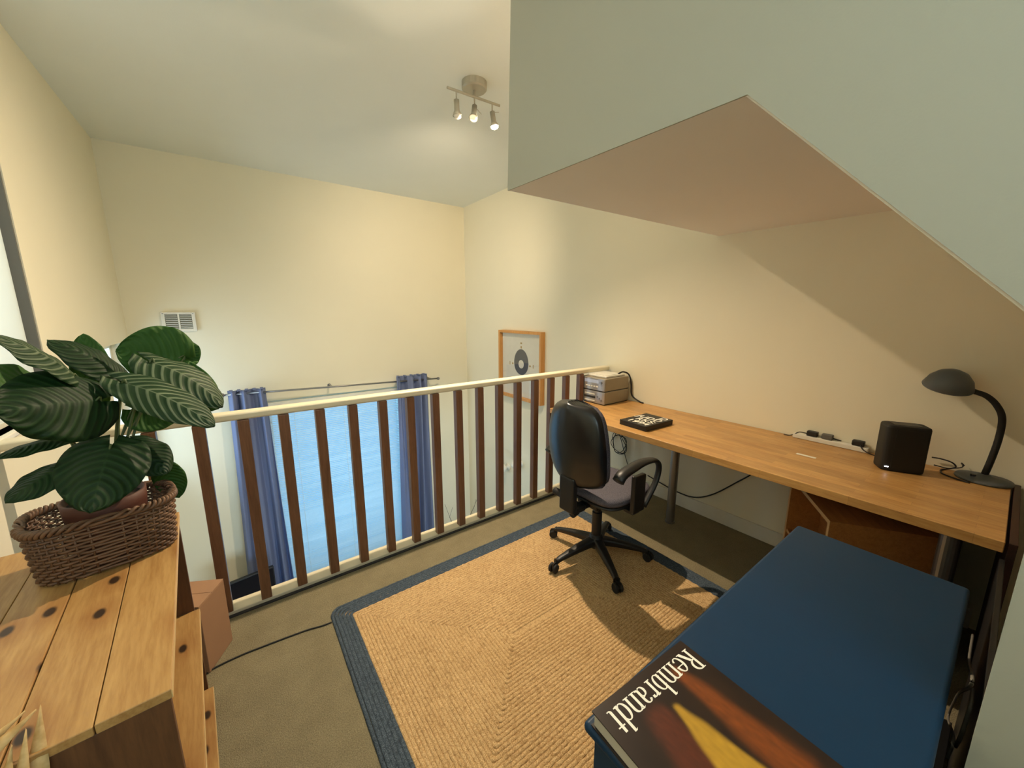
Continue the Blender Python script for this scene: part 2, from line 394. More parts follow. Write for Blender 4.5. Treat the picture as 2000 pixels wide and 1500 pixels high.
# ------------------------------------------------------------------ braided rug
def rrect(x0, x1, y0, y1, r, step):
    r = max(r, .004); pts = []
    def ln(a, b):
        L = math.hypot(b[0]-a[0], b[1]-a[1]); k = max(1, int(L/step))
        for i in range(k): pts.append((a[0]+(b[0]-a[0])*i/k, a[1]+(b[1]-a[1])*i/k))
    def arc(cx, cy, a0):
        k = max(3, int(r*pi/2/step))
        for i in range(k): a = a0+pi/2*i/k; pts.append((cx+r*cos(a), cy+r*sin(a)))
    ln((x0+r, y0), (x1-r, y0)); arc(x1-r, y0+r, -pi/2); ln((x1, y0+r), (x1, y1-r)); arc(x1-r, y1-r, 0)
    ln((x1-r, y1), (x0+r, y1)); arc(x0+r, y1-r, pi/2); ln((x0, y1-r), (x0, y0+r)); arc(x0+r, y0+r, pi)
    return pts
def rug_rings(k0, k1, w, X0, X1, Y0, Y1, parent, name, mat, lo=.001, mid=.0072):
    V = []; F = []
    for k in range(k0, k1):
        d = w*(k+.5)
        if X1-X0-2*d < .01 or Y1-Y0-2*d < .01: break
        r = max(.006, .05-d*.35); P = rrect(X0+d, X1-d, Y0+d, Y1-d, r, .0065); n = len(P); b = len(V); s = random.random()*6
        for i, (x, y) in enumerate(P):
            xa, ya = P[i-1]; xb, yb = P[(i+1) % n]; tx, ty = xb-xa, yb-ya; L = math.hypot(tx, ty) or 1; nx, ny = -ty/L, tx/L
            ph = i*1.05+s; wob = .0012*mnoise.noise(Vector((x*9, y*9, k)))
            for off, h, q in ((-.5, lo, 0), (-.30, .0085, 0), (0, mid, 2), (.30, .0085, 1), (.5, lo, 1)):
                hh = h + ((.0016 if lo < .005 else .0008)*sin(ph+(pi if q == 1 else 0)) if q != 2 else 0)
                if k == 0 and off in (.5, -.5): hh = 0.0005
                o = off*w*1.02+wob
                V.append((x+nx*o, y+ny*o, hh))
        for i in range(n):
            j = (i+1) % n
            for c in range(4): F.append((b+i*5+c, b+i*5+c+1, b+j*5+c+1, b+j*5+c))
    me = bpy.data.meshes.new(name); me.from_pydata(V, [], F); me.update()
    o = link(name, me, mat, parent, smooth=True); o['kind'] = 'stuff'; return o
rug = thing('jute_rug', 'rectangular braided jute rug with a blue-grey border on the beige carpet', 'rug', (0, 0, .001))
RW = .0152
rug_rings(0, 6, RW, .245, 2.03, .545, 1.905, rug, 'border', M['juteblue'], .0055, .0078)
rug_rings(6, 60, RW, .245, 2.03, .545, 1.905, rug, 'braid', M['jute'], .0035)
MB().b2(.30, 1.975, .60, 1.85, .0002, .0030).build('backing', M['jute'], rug)
rug.children[0]['label'] = 'blue-grey braided border'

# ------------------------------------------------------------------ desk
DX0, DX1, DY0, DY1, DZ = 1.970, 2.715, -.066, 2.155, .760
desk = thing('desk', 'long wooden worktop desk on steel tube legs against the right wall', 'desk', (2.36, 1.05, 0))
def loc(o, p): o.location = (-p.location.x, -p.location.y, -p.location.z); return o
loc(MB().b2(DX0, DX1, DY0, DY1, DZ-.04, DZ).build('desktop', M['desk'], desk, bevel=.003), desk)
for (lx, ly) in ((2.43, 1.34), (2.09, .05), (2.13, 1.93)):
    l = loc(MB().lathe([(.034, 0), (.034, .012), (.029, .014), (.029, DZ-.055), (.042, DZ-.052), (.042, DZ-.0405)], (lx, ly, 0), 20).build('leg', M['steel'], desk, smooth=False), desk)
endp = tag(MB().b2(1.98, 2.712, -.092, -.073, 0, .757).build('end_panel', M['darkwood'], bevel=.002), 'dark brown upright board at the right end of the desk', 'board')

tag(MB().b2(1.06, 1.97, -.074, -.062, 0, .70).build('gap_shade_board', M['black'], bevel=.002), 'black board added to darken the gap behind the blue cabinet', 'board')  # black sheet added to stand in for the shade in this gap
tag(MB().b2(.62, 1.96, -.055, -.004, 0, .03).build('gap_shade_strip', M['black'], bevel=.003), 'black strip added on the floor to darken the gap behind the blue cabinet', 'shade strip')  # black strip added so the floor of the gap reads as shade
# small angled bookcase under the desk
e1 = radians(33); Z1 = .60
bc = thing('bookcase', 'low open beech-veneer bookcase standing askew under the desk', 'bookcase', (2.03, .385, 0), e1)
# local: x along the open front, y towards the back = rotated -90 side
BWid, BDep = .50, .42
MB().b2(0, BWid, -BDep, 0, Z1-.018, Z1).build('top_panel', M['shelfwood'], bc)
MB().b2(0, .018, -BDep, 0, 0, Z1-.018).build('side_panel', M['shelfwood'], bc)
MB().b2(BWid-.018, BWid, -BDep, 0, 0, Z1-.018).build('side_panel', M['shelfwood'], bc)
MB().b2(.018, BWid-.018, -BDep, -.006, .27, .288).build('shelf', M['shelfwood'], bc)
MB().b2(.018, BWid-.018, -BDep, 0, .04, .058).build('shelf', M['shelfwood'], bc)
MB().b2(.018, BWid-.018, -.16, -.15, .058, Z1-.018).build('back_panel', M['shelfwood'], bc)
MB().b2(.018, BWid-.018, -.006, -.004, .271, .287).build('edge_strip', M['plyedge'], bc)
MB().b2(0, BWid, 0, .002, Z1-.018, Z1).build('edge_strip', M['plyedge'], bc)
MB().b2(0, .018, 0, .002, 0, Z1-.018).build('edge_strip', M['plyedge'], bc)
MB().b2(BWid-.018, BWid, 0, .002, 0, Z1-.018).build('edge_strip', M['plyedge'], bc)

# blue cabinet
BT = .74
cab = thing('cabinet', 'blue-painted low cabinet with the art book on top, nearest the camera', 'cabinet', (1.0, .2, 0))
loc(MB().b2(.455, 1.592, -.018, .39, BT-.022, BT).build('top_panel', M['blue'], cab, bevel=.010, seg=4), cab)
loc(MB().b2(.475, .495, 0, .375, 0, BT-.022).build('side_panel', M['blue'], cab, bevel=.001), cab)
loc(MB().b2(1.555, 1.575, 0, .375, 0, BT-.022).build('side_panel', M['blue'], cab, bevel=.001), cab)
loc(MB().b2(.495, 1.555, 0, .012, .06, BT-.022).build('back_panel', M['blue'], cab), cab)
loc(MB().b2(.495, 1.555, .012, .36, .05, .068).build('shelf', M['blue'], cab), cab)
for a, b in ((.497, 1.024), (1.028, 1.553)):
    d = loc(MB().b2(a, b, .357, .375, .07, BT-.026).build('door', M['blue'], cab, bevel=.002), cab)
    h = MB().lathe([(.006, 0), (.006, .015), (.012, .02), (.012, .026), (0, .028)], (0, 0, 0), 12, Matrix.Rotation(-pi/2, 3, 'X')).build('knob', M['steel'], d, smooth=True)
    h.location = ((b-.05 if a < 1 else a+.05), .375, .45)

# ------------------------------------------------------------------ Pine unit with planks
PA = radians(3.8)      # turned slightly; local +y runs along the unit away from the camera, -x to the left wall
pu = thing('pine_shelf_unit', 'knotty pine plank shelf unit with open side beneath the potted plant', 'shelf unit', (-.165, .862, 0), PA)
PZ, PL, PW = .80, .853, .408
for i in range(4):
    x1 = -i*.102
    p = MB().b2(x1-.1003, x1, 0, PL, PZ-.02, PZ-.0015*(i % 2)).build('plank', M['pine'], pu, bevel=.0022)
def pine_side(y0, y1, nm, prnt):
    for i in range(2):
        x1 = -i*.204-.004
        MB().b2(x1-.2015, x1, y0, y1, 0, PZ-.0215).build('plank', M['pine_shaded'], pu, bevel=.002)
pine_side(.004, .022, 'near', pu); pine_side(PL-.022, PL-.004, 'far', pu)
MB().b2(-.0012, .0005, 0, PL, PZ-.019, PZ-.0025).build('edge_strip', M['pineedge'], pu)
for z in (.41, .06):
    MB().b2(-.40, .010, .0225, PL-.0225, z-.018, z).build('shelf', M['pine'], pu, bevel=.002)
    MB().b2(.0102, .0115, .0225, PL-.0225, z-.017, z-.001).build('edge_strip', M['pineedge'], pu)
MB().b2(-.408, -.402, 0, PL, .02, PZ-.022).build('back_panel', M['pinez'], pu)
# ------------------------------------------------------------------ wicker basket, pot and plant
bk = thing('wicker_basket', 'brown woven wicker basket holding the plant pot on the pine unit', 'basket', (-.352, 1.505, PZ+.001), radians(12))
def sup(a, rx, ry, p=3.4):
    c, s = cos(a), sin(a); return (rx*abs(c)**(2/p)*(1 if c >= 0 else -1), ry*abs(s)**(2/p)*(1 if s >= 0 else -1))
NS = 44; HB = .150; wv = MB()
def ring_pts(z, amp, ph, n=176):
    k = z/HB; rx, ry = .136+.012*k, .094+.010*k; out = []
    for i in range(n):
        a = 2*pi*i/n; x, y = sup(a, rx, ry); L = math.hypot(x, y); o = amp*sin(a*NS/2+ph)
        out.append((x+x/L*o, y+y/L*o, z))
    return out
for j in range(15):
    wv.tube(ring_pts(.008+j*.0093, .0036, 0 if j % 2 else pi), .0040, 6, closed=True)
o = wv.build('weave', M['wicker'], bk, smooth=True); o['kind'] = 'stuff'
st = MB()
for i in range(NS):
    a = 2*pi*(i+.5)/NS; x0, y0 = sup(a, .136, .094); x1, y1 = sup(a, .148, .104)
    st.tube([(x0, y0, .002), (x1, y1, HB)], .0030, 5)
o = st.build('stakes', M['wicker'], bk, smooth=True); o['kind'] = 'stuff'
rm = MB()
for q in range(3):
    pts = []
    for i in range(264):
        a = 2*pi*i/264; x, y = sup(a, .149, .105); L = math.hypot(x, y); ph = a*19+q*2*pi/3
        pts.append((x*(1+.0075*cos(ph)/L), y*(1+.0075*cos(ph)/L), HB+.004+.0075*sin(ph)))
    rm.tube(pts, .0048, 6, closed=True)
rm.build('rim', M['wicker'], bk, smooth=True)
rm = MB(); rm.lathe([(0, 0.001), (1, .001), (1, .005), (0, .005)], n=32)
o = rm.build('base_panel', M['wicker'], bk); o.scale = (.132, .090, 1)

plant = thing('potted_plant', 'leafy green houseplant with striped round leaves in a terracotta pot', 'plant', (-.345, 1.510, PZ+.0065))
MB().lathe([(.072, 0), (.086, .150), (.088, .182), (.082, .183), (.080, .160), (.06, .158), (0, .158)], n=32).build('pot', M['terracotta'], plant, smooth=True)
MB().lathe([(0, .166), (.08, .163), (.085, .159)], n=24).build('soil', M['soil'], plant, smooth=True)
PB = Vector(plant.location)
def leaf(base, tip, width, face=None, fold=.15, droop=.25, mat='leaf_dark', under='leaf_under', wave=.02, seed=0, rnd=.8, stem=True):
    base, tip = Vector(base)-PB, Vector(tip)-PB
    ax = tip-base; L = ax.length; ax.normalize()
    nrm = Vector(face); nrm = (nrm-ax*nrm.dot(ax)).normalized(); sd = ax.cross(nrm)
    nu, nv = 22, 14; V = []; UV = []; F = []
    for i in range(nu+1):
        u = i/nu; prof = (sin(pi*min(1, u*.98+.02)**rnd))**.62 if 0 < u < 1 else 0
        if i == nu: prof = .02
        if i == 0: prof = .10
        hw = width/2*prof
        arch = droop*L*(.25-(u-.5)**2)
        for j in range(nv+1):
            q = j/nv*2-1
            back = -.10*L*(1-u)**3*(abs(q)**1.5)*2.2
            wv_ = wave*width*mnoise.noise(Vector((u*3.2+seed*7, q*2, seed)))*abs(q)*4
            wv_ += wave*width*.9*sin(u*21+seed)*abs(q)**3
            p = base+ax*(u*L+back)+sd*(q*hw)+nrm*(arch-fold*abs(q)**1.3*hw+wv_)
            V.append(p); UV.append((u, q))
    for i in range(nu):
        for j in range(nv): F.append((i*(nv+1)+j, i*(nv+1)+j+1, (i+1)*(nv+1)+j+1, (i+1)*(nv+1)+j))
    me = bpy.data.meshes.new('leaf'); me.from_pydata([tuple(p) for p in V], [], F)
    ul = me.uv_layers.new(name='UVMap')
    for lp in me.loops: ul.data[lp.index].uv = UV[lp.vertex_index]
    o = link('leaf', me, M[mat], plant, smooth=True); me.materials.append(M[under])
    # face normal check: first material on the 'nrm' side
    me.update()
    if me.polygons[len(me.polygons)//2].normal.dot(nrm) < 0: me.flip_normals()
    s = o.modifiers.new('solid', 'SOLIDIFY'); s.thickness = .0012; s.offset = -1; s.material_offset = 1; s.use_rim = True
    if stem:
        root = Vector((random.uniform(-.035, .035), random.uniform(-.035, .035), .163))
        mid = root.lerp(base, .5)+Vector((0, 0, .03))
        t = MB(); n = 10; t.tube(bez([root, mid, base-ax*.004, base+ax*.01], 5), [.0034]*8+[.0026]*8, 7)
        t.build('stalk', M['stem'], plant, smooth=True)
    return o
toc = Vector((.25, -1, .35))
 
LV = [  # base px, base depth, tip px, tip depth, width m, facing, fold, droop, top material, seed, shape
 ((194, 782), 1.46, (-16, 806), 1.30, .200, (.1, -.9, .40), .25, .22, 'leaf_dark', 1, .75),
 ((148, 738), 1.50, (-14, 658), 1.38, .120, (.2, -.5, .8), .25, .35, 'leaf_pale', 2, .9),
 ((110, 770), 1.62, (-50, 748), 1.45, .170, (.0, .8, -.5), .10, .15, 'leaf_green', 3, .8),
 ((236, 738), 1.62, (92, 664), 1.60, .115, (.1, -.45, .9), .25, .40, 'leaf_dark', 4, .9),
 ((186, 750), 1.70, (162, 652), 1.72, .095, (.1, .9, -.1), .10, .10, 'leaf_green', 5, .75),
 ((356, 700), 1.66, (226, 684), 1.62, .195, (.10, .95, -.20), .12, .10, 'leaf_green', 6, .72),
 ((335, 700), 1.74, (388, 676), 1.76, .110, (.1, .9, -.1), .10, .10, 'leaf_green', 7, .8),
 ((296, 708), 1.56, (436, 794), 1.50, .150, (.15, -.45, .9), .35, .50, 'leaf_pale', 8, .8),
 ((310, 722), 1.66, (428, 798), 1.62, .150, (.1, .9, -.3), .10, .10, 'leaf_green', 18, .8),
 ((242, 748), 1.48, (420, 832), 1.38, .120, (.15, -.65, .8), .30, .40, 'leaf_pale', 9, .85),
 ((262, 800), 1.60, (350, 818), 1.58, .125, (.1, .8, -.5), .10, .15, 'leaf_green', 10, .75),
 ((216, 872), 1.40, (176, 1002), 1.26, .172, (.15, -.9, .55), .20, .22, 'leaf_dark', 11, .66),
 ((262, 866), 1.50, (326, 926), 1.42, .110, (.4, -.9, .4), .25, .25, 'leaf_dark', 12, .75),
 ((322, 915), 1.60, (350, 972), 1.60, .085, (.1, .9, -.1), .10, .10, 'leaf_green', 13, .75),
 ((128, 856), 1.46, (-6, 896), 1.36, .060, (-.1, -.5, .9), .35, .30, 'leaf_dark', 14, .8),
 ((132, 908), 1.38, (10, 982), 1.30, .085, (-.2, -.7, .7), .30, .25, 'leaf_dark', 15, .75),
 ((70, 765), 1.66, (18, 786), 1.62, .090, (.0, .9, -.2), .10, .15, 'leaf_green', 16, .8),
 ((180, 790), 1.68, (150, 712), 1.66, .100, (.1, .9, -.1), .10, .10, 'leaf_green', 17, .8),
]
for (bp, bY, tp, tY, wd, fc, fo, dr, mt, sd_, rn) in LV:
    leaf(at(bp[0], bp[1], bY), at(tp[0], tp[1], tY), wd, fc, fo, dr, mt, seed=sd_, rnd=rn)
# dried grass tips at the near corner of the unit
dg = thing('dried_grass', 'straw-coloured dried grass blades rising past the near left corner of the pine unit', 'dried grass', (-.40, .66, 0))
tm = fabric('dried_grass_blade', hexc(196, 160, 104), hexc(226, 196, 142), 60, .6, .25)
MB().lathe([(0, 0), (.08, 0), (.11, .12), (.10, .30), (.06, .42), (.065, .46), (.055, .46), (.05, .42), (0, .40)], n=24).build('vase', M['terracotta'], dg, smooth=True)
for b0, t0, w_ in (((-.335, .735, .58), (-.326, .890, .852), .024), ((-.358, .735, .58), (-.338, .868, .836), .020), ((-.50, .795, .74), (-.332, .892, .846), .026),
                   ((-.50, .82, .76), (-.348, .905, .842), .020), ((-.40, .72, .6), (-.378, .872, .83), .020), ((-.46, .74, .62), (-.40, .93, .86), .018), ((-.38, .73, .6), (-.352, .86, .825), .022)):
    b0, t0 = Vector(b0), Vector(t0); root = Vector((-.40, .66, .42)); m = MB(); V = []; n = 18
    line = bez([root, b0, b0.lerp(t0, .55)+Vector((0, 0, .006)), t0], 6); n = len(line)-1
    for i in range(n+1):
        u = i/n; p = line[i]; d = (line[min(i+1, n)]-line[max(i-1, 0)]).normalized(); s_ = d.cross(Vector((0, -.5, 1))).normalized()
        ww = w_*.75*max(.05, (1-max(0, (u-.6)/.4)**1.5))*min(1, .2+u*2); V += [p-s_*ww, p+Vector((0, 0, .003)), p+s_*ww]
    m.add([p-Vector(dg.location) for p in V], [(i*3+c, i*3+c+1, i*3+c+4, i*3+c+3) for i in range(n) for c in (0, 1)])
    o = m.build('blade', tm, dg, smooth=True); s = o.modifiers.new('s', 'SOLIDIFY'); s.thickness = .001

# carton
ca = thing('cardboard_box', 'closed brown cardboard box on the carpet between pine unit and balustrade', 'box', (-.15, 1.99, 0), radians(62))
MB().b2(-.17, 0, 0, .25, 0, .318).build('body', M['card'], ca, bevel=.004)
MB().b2(-.17, -.086, 0, .25, .3182, .3215).build('flap', M['card'], ca, bevel=.001)
MB().b2(-.084, 0, 0, .25, .3182, .3215).build('flap', M['card'], ca, bevel=.001)

# ------------------------------------------------------------------ office chair
ch = thing('office_chair', 'black office swivel chair with grey fabric seat standing on the jute rug', 'chair', (1.675, 1.388, .0118))
seat_yaw = radians(0)
hub = MB().lathe([(.0, .075), (.045, .075), (.048, .12), (.036, .15), (.030, .155), (.030, .30), (.022, .302), (.022, .40), (0, .40)], n=24).build('column', M['black'], ch, smooth=False, bevel=0)
def arm_mesh():
    V = []; F = []; n = 10
    for i in range(n+1):
        u = i/n; x = .035+u*.265; zt = .135-.055*u**1.3; w_ = .030-.014*u; h = .045-.022*u
        if i == n: zt -= .006
        V += [(x, -w_, zt-h), (x, -w_, zt-.008), (x, -w_*.6, zt), (x, w_*.6, zt), (x, w_, zt-.008), (x, w_, zt-h)]
    for i in range(n):
        for k in range(6): F.append((i*6+k, i*6+(k+1) % 6, (i+1)*6+(k+1) % 6, (i+1)*6+k))
    F.append((0, 1, 2, 3, 4, 5)); F.append(tuple(n*6+k for k in range(6))[::-1])
    me = MB().add(V, F).mesh('leg'); return me
am = arm_mesh(); am.materials.append(M['black'])
for p in am.polygons: p.use_smooth = True
wheel = MB()
for s_ in (-1, 1):
    wheel.lathe([(0, -.009), (.022, -.009), (.0265, -.005), (.0265, .005), (.022, .009), (0, .009)], (0, s_*.0145, 0), 20, Matrix.Rotation(pi/2, 3, 'X'))
wm = wheel.mesh('caster'); wm.materials.append(M['rubber'])
forkm = MB().box((0.004, 0, .016), (.040, .010, .034)).lathe([(.006, .02), (.006, .048), (0, .048)], (-.012, 0, 0), 10).mesh('caster_fork'); forkm.materials.append(M['black'])
for a in (103, 172, 243, 315, 26):
    l = bpy.data.objects.new('leg', am); C.objects.link(l); l.parent = ch; l.rotation_euler = (0, 0, radians(a))
    e = l.modifiers.new('b', 'BEVEL'); e.width = .004; e.segments = 2; e.limit_method = 'ANGLE'
    w_ = bpy.data.objects.new('caster', wm); C.objects.link(w_); w_.parent = l; w_.location = (.315, 0, .0268); w_.rotation_euler = (0, 0, radians(random.uniform(0, 180)))
    f_ = bpy.data.objects.new('caster_fork', forkm); C.objects.link(f_); f_.parent = l; f_.location = (.305, 0, .028); f_.rotation_euler = w_.rotation_euler
SR = Matrix.Rotation(seat_yaw, 4, 'Z')
def seatpart(o): o.rotation_euler = (0, 0, seat_yaw); return o
# seat: rounded cushion and pan
def slab(rx, ry, z0, z1, cx, p=4, dome=.0, n=40, edge=.015):
    V = []; F = []; prof = [(.0, z0), (.80, z0), (.96, z0+edge*.3), (1, z0+edge), (1, z1-edge), (.97, z1-edge*.25), (.86, z1), (.6, z1+dome*.7), (0, z1+dome)]
    m_ = MB()
    for r, z in prof:
        for k in range(n):
            a = 2*pi*k/n; x, y = sup(a, rx, ry, p); V.append((cx+x*r, y*r, z))
    for i in range(len(prof)-1):
        for k in range(n): F.append((i*n+k, i*n+(k+1) % n, (i+1)*n+(k+1) % n, (i+1)*n+k))
    return m_.add(V, F)
seatpart(slab(.215, .225, .435, .485, .06, 4, -.006, edge=.02).build('seat', M['seatfabric'], ch, smooth=True))['label'] = 'grey fabric seat cushion'
seatpart(slab(.205, .215, .412, .4345, .06, 4, 0, edge=.008).build('seat_pan', M['black'], ch, smooth=True))
seatpart(MB().b2(-.10, .08, -.075, .075, .365, .411).b2(-.17, -.02, -.03, .03, .372, .398).build('seat_mechanism', M['black'], ch, bevel=.008))
# back bracket behind the seat
m_ = MB(); m_.b2(-.255, -.15, -.045, .045, .375, .41); m_.b2(-.275, -.235, -.055, .055, .39, .60)
seatpart(m_.build('back_bracket', M['black'], ch, bevel=.012, seg=3))
m_ = MB(); m_.tube([(-.24, .05, .46), (-.24, .125, .46)], .021, 14)
seatpart(m_.build('adjusting_knob', M['rubber'], ch, smooth=False, bevel=.004))
m_ = MB(); m_.tube([(-.20, -.02, .38), (-.25, -.03, .375)], .019, 12)
seatpart(m_.build('adjusting_knob', M['rubber'], ch, smooth=False, bevel=.004))
# backrest: curved cushion with hard outer shell
def backrest(off, thick, sc_, name, mat, lab=None):
    V = []; F = []; nz, ny = 24, 18; z0, z1 = .530, 1.030
    def P(i, j, side):
        v_ = i/nz; q = j/ny*2-1; zc = (z0+z1)/2; hz = (z1-z0)/2*sc_; z = zc+hz*(v_*2-1)*1.0
        t_ = (v_*2-1); hw = (.216-.052*max(0, t_)**1.4-.018*max(0, -t_)**2)*sc_*max(0.0, 1-abs(t_)**7)**.5
        y = q*hw; bulge = (1-q*q)*(1-t_*t_)
        x = -.245-.035*(1-(q*.9)**2)*1.0+.02*t_*t_+.05*abs(q)**2*0 - .02*t_ + .045*q*q
        x += off + (side*thick*(bulge**.18 if bulge > 0 else 0)*(1 if side > 0 else .75))
        return (x, y, z)
    for side in (-1, 1):
        for i in range(nz+1):
            for j in range(ny+1): V.append(P(i, j, side))
    N = (nz+1)*(ny+1)
    for i in range(nz):
        for j in range(ny):
            a = i*(ny+1)+j; F.append((a, a+ny+1, a+ny+2, a+1)); F.append((N+a, N+a+1, N+a+ny+2, N+a+ny+1))
    for i in range(nz):
        a = i*(ny+1); F.append((a, N+a, N+a+ny+1, a+ny+1)); a += ny; F.append((a, a+ny+1, N+a+ny+1, N+a))
    for j in range(ny):
        F.append((j, j+1, N+j+1, N+j)); a = nz*(ny+1)+j; F.append((a, N+a, N+a+1, a+1))
    o = MB().add(V, F).build(name, mat, ch, smooth=True); recalc(o); bmx = bmesh.new(); bmx.from_mesh(o.data); bmesh.ops.remove_doubles(bmx, verts=bmx.verts, dist=.0004); bmesh.ops.recalc_face_normals(bmx, faces=bmx.faces); bmx.to_mesh(o.data); bmx.free()
    for p in o.data.polygons: p.use_smooth = True
    if lab: o['label'] = lab
    return seatpart(o)
backrest(0, .022, 1.0, 'backrest_shell', M['blackshell'], 'smooth black plastic back shell')
backrest(.040, .020, .95, 'backrest', M['seatfabric'], 'grey fabric back cushion')
# armrests
for s_ in (-1, 1):
    arm = thing('armrest', None, None); arm.parent = ch; arm.rotation_euler = (0, 0, seat_yaw)
    y = s_*.262
    path = bez([(-.165, y, .640), (-.12, y, .672), (.03, y, .695), (.15, y, .680), (.20, y, .63), (.175, y, .54), (.075, y, .425)], 6)
    m_ = MB(); n = len(path); V = []; F = []
    for i, p in enumerate(path):
        t = (path[min(i+1, n-1)]-path[max(i-1, 0)]).normalized(); nn = Vector((0, 1, 0)); b = t.cross(nn); u = i/(n-1)
        wy = .034-.016*min(1, max(0, (u-.25)/.4)); th = .025-.013*min(1, u*1.7)
        for a in range(10):
            an = 2*pi*a/10; V.append(p+nn*wy*cos(an)+b*th*sin(an))
    for i in range(n-1):
        for k in range(10): F.append((i*10+k, i*10+(k+1) % 10, (i+1)*10+(k+1) % 10, (i+1)*10+k))
    F.append(tuple(range(10))[::-1]); F.append(tuple((n-1)*10+k for k in range(10)))
    m_.add(V, F).build('arm_pad', M['black'], arm, smooth=True)
    MB().b2(-.035, .062, y-.016, y+.014, .415, .63).build('arm_post', M['black'], arm, bevel=.008, seg=3)
    MB().b2(-.02, .04, min(y, s_*.20), max(y, s_*.20), .400, .418).build('arm_bracket', M['black'], arm, bevel=.003)

# ------------------------------------------------------------------ things on the desk
def unit(name, label, z0, h, kind):
    t = thing(name, label, 'stereo', (2.370, 1.955, z0))
    # local x: depth to wall, y: width
    MB().b2(.012, .31, -.01, .255, 0.006, h).build('casing', M['silver'], t, bevel=.006, seg=3)
    MB().b2(0, .012, -.009, .254, .006, h-.002).build('front_panel', M['silver2'], t, bevel=.004)
    MB().b2(.004, .305, -.004, .249, 0, .0075).build('base', M['black'], t)
    if kind == 'tuner':
        MB().b2(-.0015, 0, .055, .205, h*.60, h*.86).build('display', M['display'], t)['label'] = 'pale blue display'
        for k in range(5): MB().b2(-.003, 0, .06+k*.028, .08+k*.028, h*.30, h*.40).build('button', M['whiteplastic'], t)
        MB().lathe([(.012, 0), (.011, .008), (0, .008)], (0, .028, h*.7), 18, Matrix.Rotation(-pi/2, 3, 'Y')).build('dial', M['steel'], t)
    else:
        MB().b2(-.0015, 0, .085, .205, h*.42, h*.58).build('tray', M['slot'], t)['label'] = 'dark cassette slot'
        MB().b2(-.003, 0, .09, .20, h*.70, h*.78).build('trim_strip', M['whiteplastic'], t)
        for k in range(3): MB().lathe([(.009, 0), (.008, .006), (0, .006)], (0, .025+k*.019, h*(.35+.12*k)), 14, Matrix.Rotation(-pi/2, 3, 'Y')).build('dial', M['steel'], t)
        MB().b2(-.003, 0, .09, .20, h*.18, h*.26).build('trim_strip', M['whiteplastic'], t)
    return t
unit('stereo_unit', 'silver hi-fi unit with a slot, lower of the two stacked on the desk', DZ+.0005, .108, 'deck')
unit('stereo_unit', 'silver hi-fi unit with pale display, upper of the stacked pair on the desk', DZ+.1090, .108, 'tuner')
wr = thing('router', 'flat white box lying on top of the stacked silver hi-fi', 'router', (2.42, 1.975, DZ+.2175))
MB().b2(0, .24, 0, .20, 0, .016).build('casing', M['whiteplastic'], wr, bevel=.005, seg=3)
MB().b2(.03, .21, .02, .18, .016, .020).build('lid', M['whiteplastic'], wr, bevel=.002)
tag(MB().tube(bez([(2.60, 2.0, DZ+.235), (2.65, 1.985, DZ+.25), (2.690, 1.955, DZ+.225), (2.70, 1.935, DZ+.15), (2.70, 1.92, DZ+.05), (2.702, 1.84, DZ+.008), (2.69, 1.80, DZ+.006)], 8), .0065, 8).build('cable', M['cable'], smooth=True), 'thick black cable looping down behind the silver hi-fi', 'cable')

# black slipcased book
bb = thing('book', 'thick black boxed book with white capitals lying on the desk', 'book', (2.045, 1.340, DZ+.0005), radians(-2.5))
MB().b2(0, .285, -.005, .205, 0, .034).build('slipcase', M['blackcard'], bb, bevel=.0015)
def text(body, name, mat, parent, size, locn, rz, align='LEFT', ext=.0003, sx=1):
    cu = bpy.data.curves.new('t', 'FONT'); cu.body = body; cu.size = size; cu.align_x = align; cu.extrude = ext; cu.offset = size*.012
    to = bpy.data.objects.new('t', cu); C.objects.link(to)
    me = bpy.data.meshes.new_from_object(to.evaluated_get(bpy.context.evaluated_depsgraph_get())); bpy.data.objects.remove(to)
    o = link(name, me, mat, parent); o.location = locn; o.rotation_euler = (0, 0, rz); o.scale = (sx, 1, 1); return o
for s_, off in (('D', .222), ('JUDD', .160), ('RKS:', .092), ('1994', .024)):
    o = text(s_, 'lettering', M['ink'], bb, .076, (off, .010, .0346), -pi/2, 'RIGHT', sx={'D': 1, 'JUDD': 1, 'RKS:': 1, '1994': 1.08}[s_])

# paper slip
tag(MB().box((0, 0, 0), (.022, .085, .0008)).build('paper_slip', M['paper']), 'small white paper slip lying on the desk near the socket strip', 'paper')
ps = bpy.data.objects['paper_slip']; ps.location = (2.37, .59, DZ+.0005)

# socket strip
ss = thing('power_strip', 'white multi-socket power strip on the desk against the wall', 'power strip', (2.690, .575, DZ+.0005))
MB().b2(-.020, .022, -.17, .17, 0, .026).build('body', M['whiteplastic'], ss, bevel=.004)
for k in range(4): MB().b2(-.012, .014, -.135+k*.08, -.095+k*.08, .026, .0268).build('socket', M['gloss'], ss)
def plug(y, mat, label, cord):
    t = thing('plug', label, 'plug', (2.690, y, DZ+.0275))
    MB().b2(-.014, .018, -.026, .026, 0, .030).build('body', mat, t, bevel=.005, seg=3)
    MB().tube(bez(cord, 6), .0028, 7).build('cord', M['cable'], t, smooth=True)
plug(.655, M['black'], 'black plug in the left end of the power strip', [(0, .026, .010), (-.012, .06, .012), (-.016, .085, -.008), (-.01, .11, -.022), (.0, .14, -.0245)])
plug(.585, M['greyplastic'], 'grey plug in the middle of the power strip', [(0, -.025, .012), (.012, -.04, .006), (.018, -.06, .003)])
plug(.450, M['black'], 'black plug in the right end of the power strip', [(-.014, -.01, .010), (-.03, -.03, -.01), (-.034, -.07, -.0235), (-.02, -.11, -.0245), (0, -.14, -.0245)])

